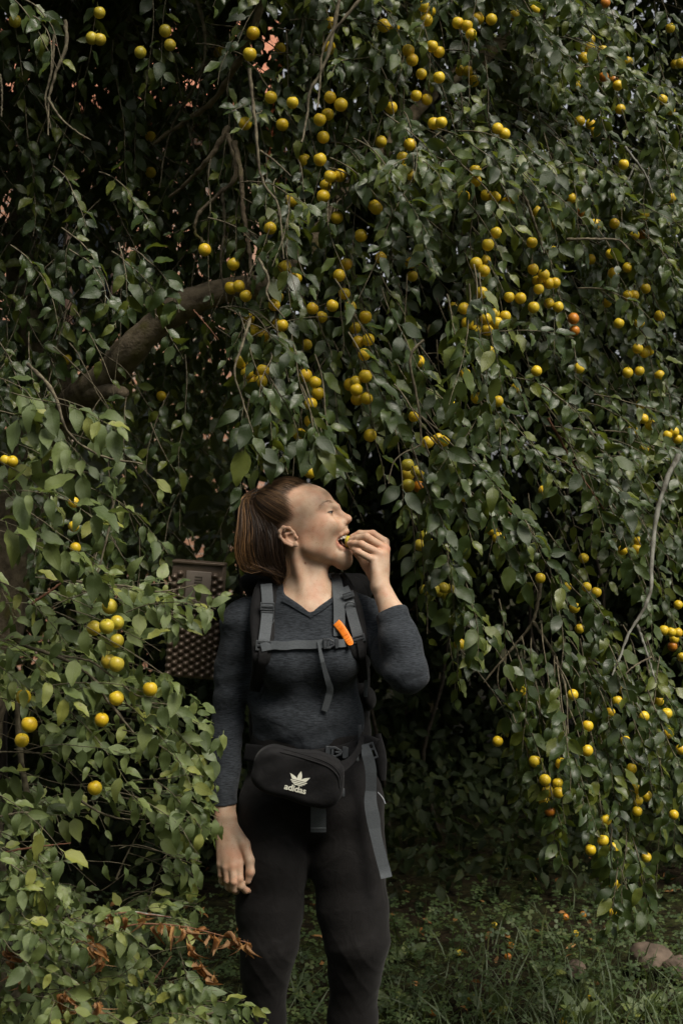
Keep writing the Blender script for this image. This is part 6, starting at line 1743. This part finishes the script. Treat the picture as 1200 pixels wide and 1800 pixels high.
# unseen trees added behind the viewer to block the low sky
for x, y, h, r, lb in ((-8.5, -6.5, 9.5, 3.6, 'unseen tree added at the far corner to block low sky facing the shrub'), (-3.5, -7.2, 10.0, 3.8, 'tallest unseen tree added to block low sky straight opposite the shrub'), (2.2, -7.4, 9.6, 3.6, 'unseen tree added to block low sky straight opposite the woman'), (8.0, -8.4, 8.6, 3.4, 'unseen tree added to block low sky opposite the low hanging fruit'), (-12, -1.0, 8, 3.2, 'unseen tree added to block low sky on the shrub side')):
    e = empty('sky_block_tree', (x, y, 0)); tag(e, lb, 'tree', 'unseen trees added to block the low sky')
    explicit('trunk', [np.array([x, y, -0.05]), np.array([x + 0.1, y, h * 0.35]), np.array([x, y + 0.1, h * 0.7])], 0.22, 0.08, M['limb'], e, 20, 8)
    n = 1500; q = nrm(rng.normal(size=(n, 3))) * (rng.random((n, 1)) ** 0.33)
    p = q * np.array([r, r, h * 0.5]) + np.array([x, y, h * 0.52]); p[:, 2] = np.maximum(p[:, 2], 0.1)
    L = Leaves(); L.add(p, rng.normal(0, 0.7, (n, 3)) + (0, 0, -0.5), nrm(rng.normal(0, 0.6, (n, 3)) + (0, 0, 0.6)), rng.uniform(0.45, 0.8, n), rng.random(n) * 0.95)
    leaf_mass('crown', L, M['leaf_dark'], e, TPL_LO)

# brick house, glimpsed in chinks at left
house = empty('brick_house', (-4.2, 15.2, 0)); tag(house, 'salmon brick house glimpsed in small chinks between dark leaves', 'house')
m, t, b = mat('salmon_brick', (0.5, 0.25, 0.15), 0.9, 0.2)
tc = nd(t, 'ShaderNodeTexCoord'); br = nd(t, 'ShaderNodeTexBrick', Scale=1.0)
mp = nd(t, 'ShaderNodeMapping'); mp.inputs['Rotation'].default_value = (R_(90), 0, 0); t.links.new(tc.outputs['Object'], mp.inputs[0])
br.inputs['Color1'].default_value = (0.46, 0.24, 0.155, 1); br.inputs['Color2'].default_value = (0.56, 0.31, 0.20, 1); br.inputs['Mortar'].default_value = (0.45, 0.40, 0.34, 1)
br.inputs['Brick Width'].default_value = 0.24; br.inputs['Row Height'].default_value = 0.075; br.inputs['Mortar Size'].default_value = 0.006
t.links.new(mp.outputs[0], br.inputs[0]); t.links.new(br.outputs[0], b.inputs['Base Color'])
roofm = noise_mat('roof_tile', (0.30, 0.12, 0.07), (0.45, 0.20, 0.12), 12, 0.85)
wm, _, _ = mat('window_frame', (0.10, 0.06, 0.04), 0.5); gl, _, _ = mat('dark_glass', (0.02, 0.025, 0.03), 0.06)
bag = Bag()
x0, x1, zt_, yf = -7.6, -1.0, 5.6, 14.0
wins = [(-6.3, -5.3, 3.4, 4.8), (-3.2, -2.2, 3.4, 4.8), (-6.3, -5.3, 0.9, 2.3), (-3.2, -2.2, 0.9, 2.3)]
xs_ = sorted({x0, x1, *[w[0] for w in wins], *[w[1] for w in wins]}); zs_ = sorted({0.0, zt_, *[w[2] for w in wins], *[w[3] for w in wins]})
for a, c in zip(xs_[:-1], xs_[1:]):
    for e_, f_ in zip(zs_[:-1], zs_[1:]):
        if any(w[0] <= a and c <= w[1] and w[2] <= e_ and f_ <= w[3] for w in wins): continue
        V, Q = box_vq(((a + c) / 2, yf + 0.15, (e_ + f_) / 2), ((c - a) / 2, 0.15, (f_ - e_) / 2)); bag.add(V, Q)
for xx in (x0 + 0.15, x1 - 0.15):
    V, Q = box_vq((xx, yf + 2.4, zt_ / 2), (0.15, 2.1, zt_ / 2)); bag.add(V, Q)
bag.build('wall', m, house, smooth=False)
for w in wins:
    bg = Bag()
    for cx, cz, hx, hz_ in (((w[0] + w[1]) / 2, w[2] + .04, .5, .04), ((w[0] + w[1]) / 2, w[3] - .04, .5, .04), (w[0] + .04, (w[2] + w[3]) / 2, .04, .62), (w[1] - .04, (w[2] + w[3]) / 2, .04, .62), ((w[0] + w[1]) / 2, (w[2] + w[3]) / 2, .03, .62)):
        V, Q = box_vq((cx, yf + 0.12, cz), (hx, .03, hz_)); bg.add(V, Q)
    wo = bg.build('window', wm, house, smooth=False)
    V, Q = box_vq(((w[0] + w[1]) / 2, yf + 0.14, (w[2] + w[3]) / 2), (.46, .005, .62)); obj_np('pane', V, Q, gl, wo, smooth=False)
rv = np.array([(x0 - .3, yf - .4, zt_ - .02), (x1 + .3, yf - .4, zt_ - .02), (x1 + .3, yf + 2.4, zt_ + 1.7), (x0 - .3, yf + 2.4, zt_ + 1.7), (x0 - .3, yf + 5.2, zt_ - .02), (x1 + .3, yf + 5.2, zt_ - .02)])
rv = np.vstack([rv, rv - (0, 0, .12)])
obj_np('roof', rv, [np.array([(0, 1, 2, 3), (3, 2, 5, 4), (7, 6, 9, 8), (8, 9, 10, 11), (0, 6, 7, 1), (4, 5, 11, 10)])], roofm, house, smooth=False)

# dark plank fence behind the shrub
fence = empty('plank_fence', (-1.9, 5.35, 0)); tag(fence, 'weathered dark plank fence half hidden behind the pale shrub', 'fence')
fm = noise_mat('dark_plank', (0.016, 0.013, 0.010), (0.040, 0.034, 0.028), 14, 0.85, 0.2, (6, 6, 0.6), 0.5, 0.004)
for i in range(13):
    x = -2.85 + i * 0.128; hgt = 1.80 + rng.normal(0, 0.012)
    V, Q = box_vq((x, 5.35 + rng.normal(0, .003), hgt / 2), (0.059, 0.011, hgt / 2), None, 0.004); obj_np('plank', V, Q, fm, fence, smooth=False)
for z in (0.45, 1.45):
    V, Q = box_vq((-1.98, 5.40, z), (0.86, 0.022, 0.045), None, 0.005); obj_np('rail', V, Q, fm, fence, smooth=False)

# ------------------------------------------------------------------ ground cover
gl_m = leaf_material('ground_leaf', [(0, (0.035, 0.060, 0.020)), (0.7, (0.055, 0.090, 0.026)), (1, (0.10, 0.13, 0.035))], (0.08, 0.11, 0.05), (0.16, 0.24, 0.03), 0.5)
gr_m = leaf_material('grass_blade', [(0, (0.045, 0.070, 0.020)), (0.8, (0.075, 0.105, 0.03)), (1, (0.18, 0.17, 0.07))], (0.08, 0.11, 0.05), (0.18, 0.25, 0.04), 0.55)
def clover_template():
    V, Q, UV = [], [], []
    for k in range(3):
        a = k * 2.094; c, s = math.cos(a), math.sin(a); n = len(V)
        for (w, l, z) in ((0.04, 0.03, 0), (-0.04, 0.03, 0), (-0.42, 0.62, 0.10), (0.42, 0.62, 0.10), (-0.24, 1.0, 0.02), (0.24, 1.0, 0.02), (0, 0.90, -0.05)):
            V.append((w * c - l * s, w * s + l * c, z)); UV.append((l, 0.5 + w))
        Q += [(n + 1, n, n + 3, n + 2), (n + 2, n + 3, n + 5, n + 4)]
    return np.array(V), np.array(Q), np.array(UV)
CL = [clover_template()]
blade = lambda bend: (np.array([(-.02, 0, 0), (.02, 0, 0), (.022, .35, .04 * bend), (-.022, .35, .04 * bend), (.017, .7, .2 * bend), (-.017, .7, .2 * bend), (.002, 1, .5 * bend), (-.002, 1, .5 * bend)]), np.array([(0, 1, 2, 3), (3, 2, 4, 5), (5, 4, 6, 7)]), np.array([(0, .4), (0, .6), (.35, .6), (.35, .4), (.7, .6), (.7, .4), (1, .5), (1, .5)]))
GB = [blade(1), blade(2), blade(0.4)]
n = 15000
x = rng.uniform(-1.8, 2.6, n); y = 3.7 + 3.3 * rng.random(n) ** 1.3
dens = 0.5 + 0.5 * np.sin(x * 3.1 + 1.3 * np.sin(y * 2.3)) * np.sin(y * 3.7 + x)
k = rng.random(n) < np.clip(0.35 + 0.9 * dens, 0, 1) * np.clip((6.2 - y) / 0.9, 0.12, 1); x, y = x[k], y[k]
u_, v_ = proj(np.stack([x, y, 0 * x], 1))
LG = Leaves(); p = np.stack([x, y, rng.uniform(0.012, 0.085, len(x))], 1)
a = rng.uniform(0, 6.28, len(x))
LG.add(p, np.stack([np.cos(a), np.sin(a), rng.normal(0, .2, len(x))], 1), nrm(rng.normal(0, 0.3, (len(x), 3)) + (0, -0.25, 1)), rng.uniform(0.010, 0.022, len(x)), rng.random(len(x)) * 0.95)
gc = leaf_mass('clover', LG, gl_m, None, CL); tag(gc, 'low clover and small weeds covering the ground under the tree', 'ground cover', kind='stuff')
n = 16000
x = rng.uniform(-1.8, 2.6, n); y = 3.7 + 3.0 * rng.random(n) ** 1.4
dens = 0.5 + 0.5 * np.sin(x * 2.3 + 2 + 1.3 * np.sin(y * 1.9)) * np.sin(y * 2.7 - x)
k = rng.random(n) < np.clip(0.15 + dens, 0, 1) * np.clip((5.5 - y) / 0.9, 0.05, 1) * np.clip(0.35 + (x + 0.3) * 0.8, 0.3, 1); x, y = x[k], y[k]
LG = Leaves(); p = np.stack([x, y, 0 * x - 0.005], 1)
LG.add(p, rng.normal(0, 0.42, (len(x), 3)) * (1, 1, 0.3) + (0, 0, 1), nrm(rng.normal(0, 0.8, (len(x), 3)) * (1, 1, .2)), rng.uniform(0.04, 0.15, len(x)), rng.random(len(x)) * 0.97)
gg = leaf_mass('grass', LG, gr_m, None, GB); tag(gg, 'thin green grass growing through the clover', 'grass', kind='stuff')
n = 220
x = rng.uniform(-1.8, 2.6, n); y = rng.uniform(4.0, 6.6, n); LG = Leaves()
LG.add(np.stack([x, y, rng.uniform(.004, .03, n)], 1), np.stack([rng.normal(size=n), rng.normal(size=n), rng.normal(0, .2, n)], 1), nrm(rng.normal(0, .4, (n, 3)) + (0, 0, 1)), rng.uniform(.03, .05, n), rng.random(n))
ll = leaf_mass('leaf_litter', LG, M['leaf_dead'], None, TPL_LO); tag(ll, 'fallen brown leaves scattered on the dark soil', 'leaf litter', kind='stuff')

def G(u, v, z=0.0):
    y = F * (CAMZ - z) / (v - 900); return np.array([(u - 600) / F * y, y, z])
def weed(u, v, n, size, label, up=0.9, tpl=None):
    p0 = G(u, v); e = empty('weed', p0); tag(e, label, 'weed'); L = Leaves()
    for k in range(n):
        a = k * 2.4 + rng.random(); out = np.array([math.cos(a), math.sin(a) - 0.25, up * rng.uniform(0.7, 1.4)])
        q = p0 + np.array([math.cos(a), math.sin(a), 0]) * 0.02 + (0, 0, 0.03 * rng.random())
        L.add(q[None], out[None], np.array([[-math.cos(a) * 0.7, -math.sin(a) * .7 - 0.5, 0.7]]), np.array([size * rng.uniform(.75, 1.15)]), np.array([rng.random() * .9]))
    leaf_objs(L.cat(), range(n), M['leaf_pale'], e, TPL, 'weedleaf')
weed(855, 1790, 6, 0.085, 'broad pale weed standing beside fallen plums', 1.6)
weed(1018, 1800, 7, 0.095, 'tall broad-leaved weed with one upright pale leaf in the clover', 1.9)
weed(1130, 1790, 9, 0.075, 'bushy broad-leaved weed below the stone', 1.1)
weed(1175, 1780, 10, 0.08, 'spreading broad-leaved weed at the picture corner under the stone', 1.0)
weed(1060, 1765, 8, 0.06, 'small lobed weed between the stone and the fallen plums', 1.0)
weed(960, 1725, 8, 0.055, 'round-leaved weed alone in the clover mid ground', 0.9)
weed(715, 1690, 8, 0.07, 'dim broad-leaved weed close beside her knee', 1.0)
weed(690, 1775, 9, 0.06, 'leafy weed close to her trouser leg at the lower edge', 1.0)
weed(545, 1760, 8, 0.06, 'leafy weed seen between her legs', 1.0)

# stones
def stone(u, v, w, h, dpt, seed, label):
    c = G(u, v); bm = bmesh.new(); bmesh.ops.create_icosphere(bm, subdivisions=4, radius=1.0)
    for q in bm.verts:
        x, y, z = q.co
        k = 1 + 0.10 * math.sin(3.1 * x + seed) * math.sin(2.7 * z + 1.3 * seed) + 0.07 * math.sin(5.3 * y + 2 * seed + 3 * x) + 0.02 * math.sin(13 * x + 9 * z + seed)
        q.co = Vector((x * w * k, y * dpt * k, z * h * k * (0.85 if z < 0 else 1)))
    o = obj_bm('stone', bm, M['stone']); o.location = Vector(c) + Vector((0, dpt * 0.6, h * 0.45)); tag(o, label, 'stone')
M['stone'] = noise_mat('field_stone', (0.07, 0.052, 0.038), (0.145, 0.108, 0.08), 22, 0.85, 0.3, (1, 1, 1), 0.7, 0.006, 8)
stone(1148, 1712, 0.088, 0.066, 0.075, 1.0, 'rounded brown stone lying under the hanging fruit')
stone(1192, 1722, 0.05, 0.05, 0.05, 2.4, 'smaller brown stone touching the big one at the edge')
stone(1013, 1718, 0.035, 0.035, 0.04, 3.1, 'low dim stone sunk in the clover')

# windfalls
FALL = [(838, 1761, 'y'), (827, 1753, 'y'), (864, 1758, 'o'), (988, 1795, 'y'), (1037, 1755, 'y'), (868, 1627, 'g'), (804, 1674, 'g'), (892, 1682, 'o'), (897, 1662, 'o'), (1010, 1641, 'y'), (866, 1778, 'o'), (761, 1779, 'o'), (993, 1612, 'o'), (1024, 1608, 'o'), (12, 1738, 'o')]
FL_L = ['in the pair of windfalls by the pale weed', 'touching its twin among the clover', 'browning near the pale weed stem', 'cut by the lower picture edge', 'lying beside the upright pale leaf', 'lying far back in the dark soil', 'resting in clover beyond her knee', 'rotting in the dark behind the clover', 'rotting alone at the shade edge', 'gleaming in litter near the stone', 'half hidden in lower grass', 'in grass nearest to her leg', 'dull in the deep shade left of the fruit tail', 'dull in the deep shade right beneath the fruit tail', 'under the pale shrub at the left edge']
for (u, v, k), l in zip(FALL, FL_L):
    p = G(u, v, 0.014); plum(p, k, f"fallen {'overripe' if k == 'o' else 'yellow' if k == 'y' else 'green'} plum {l}", 'plums fallen on the ground', 0.8)
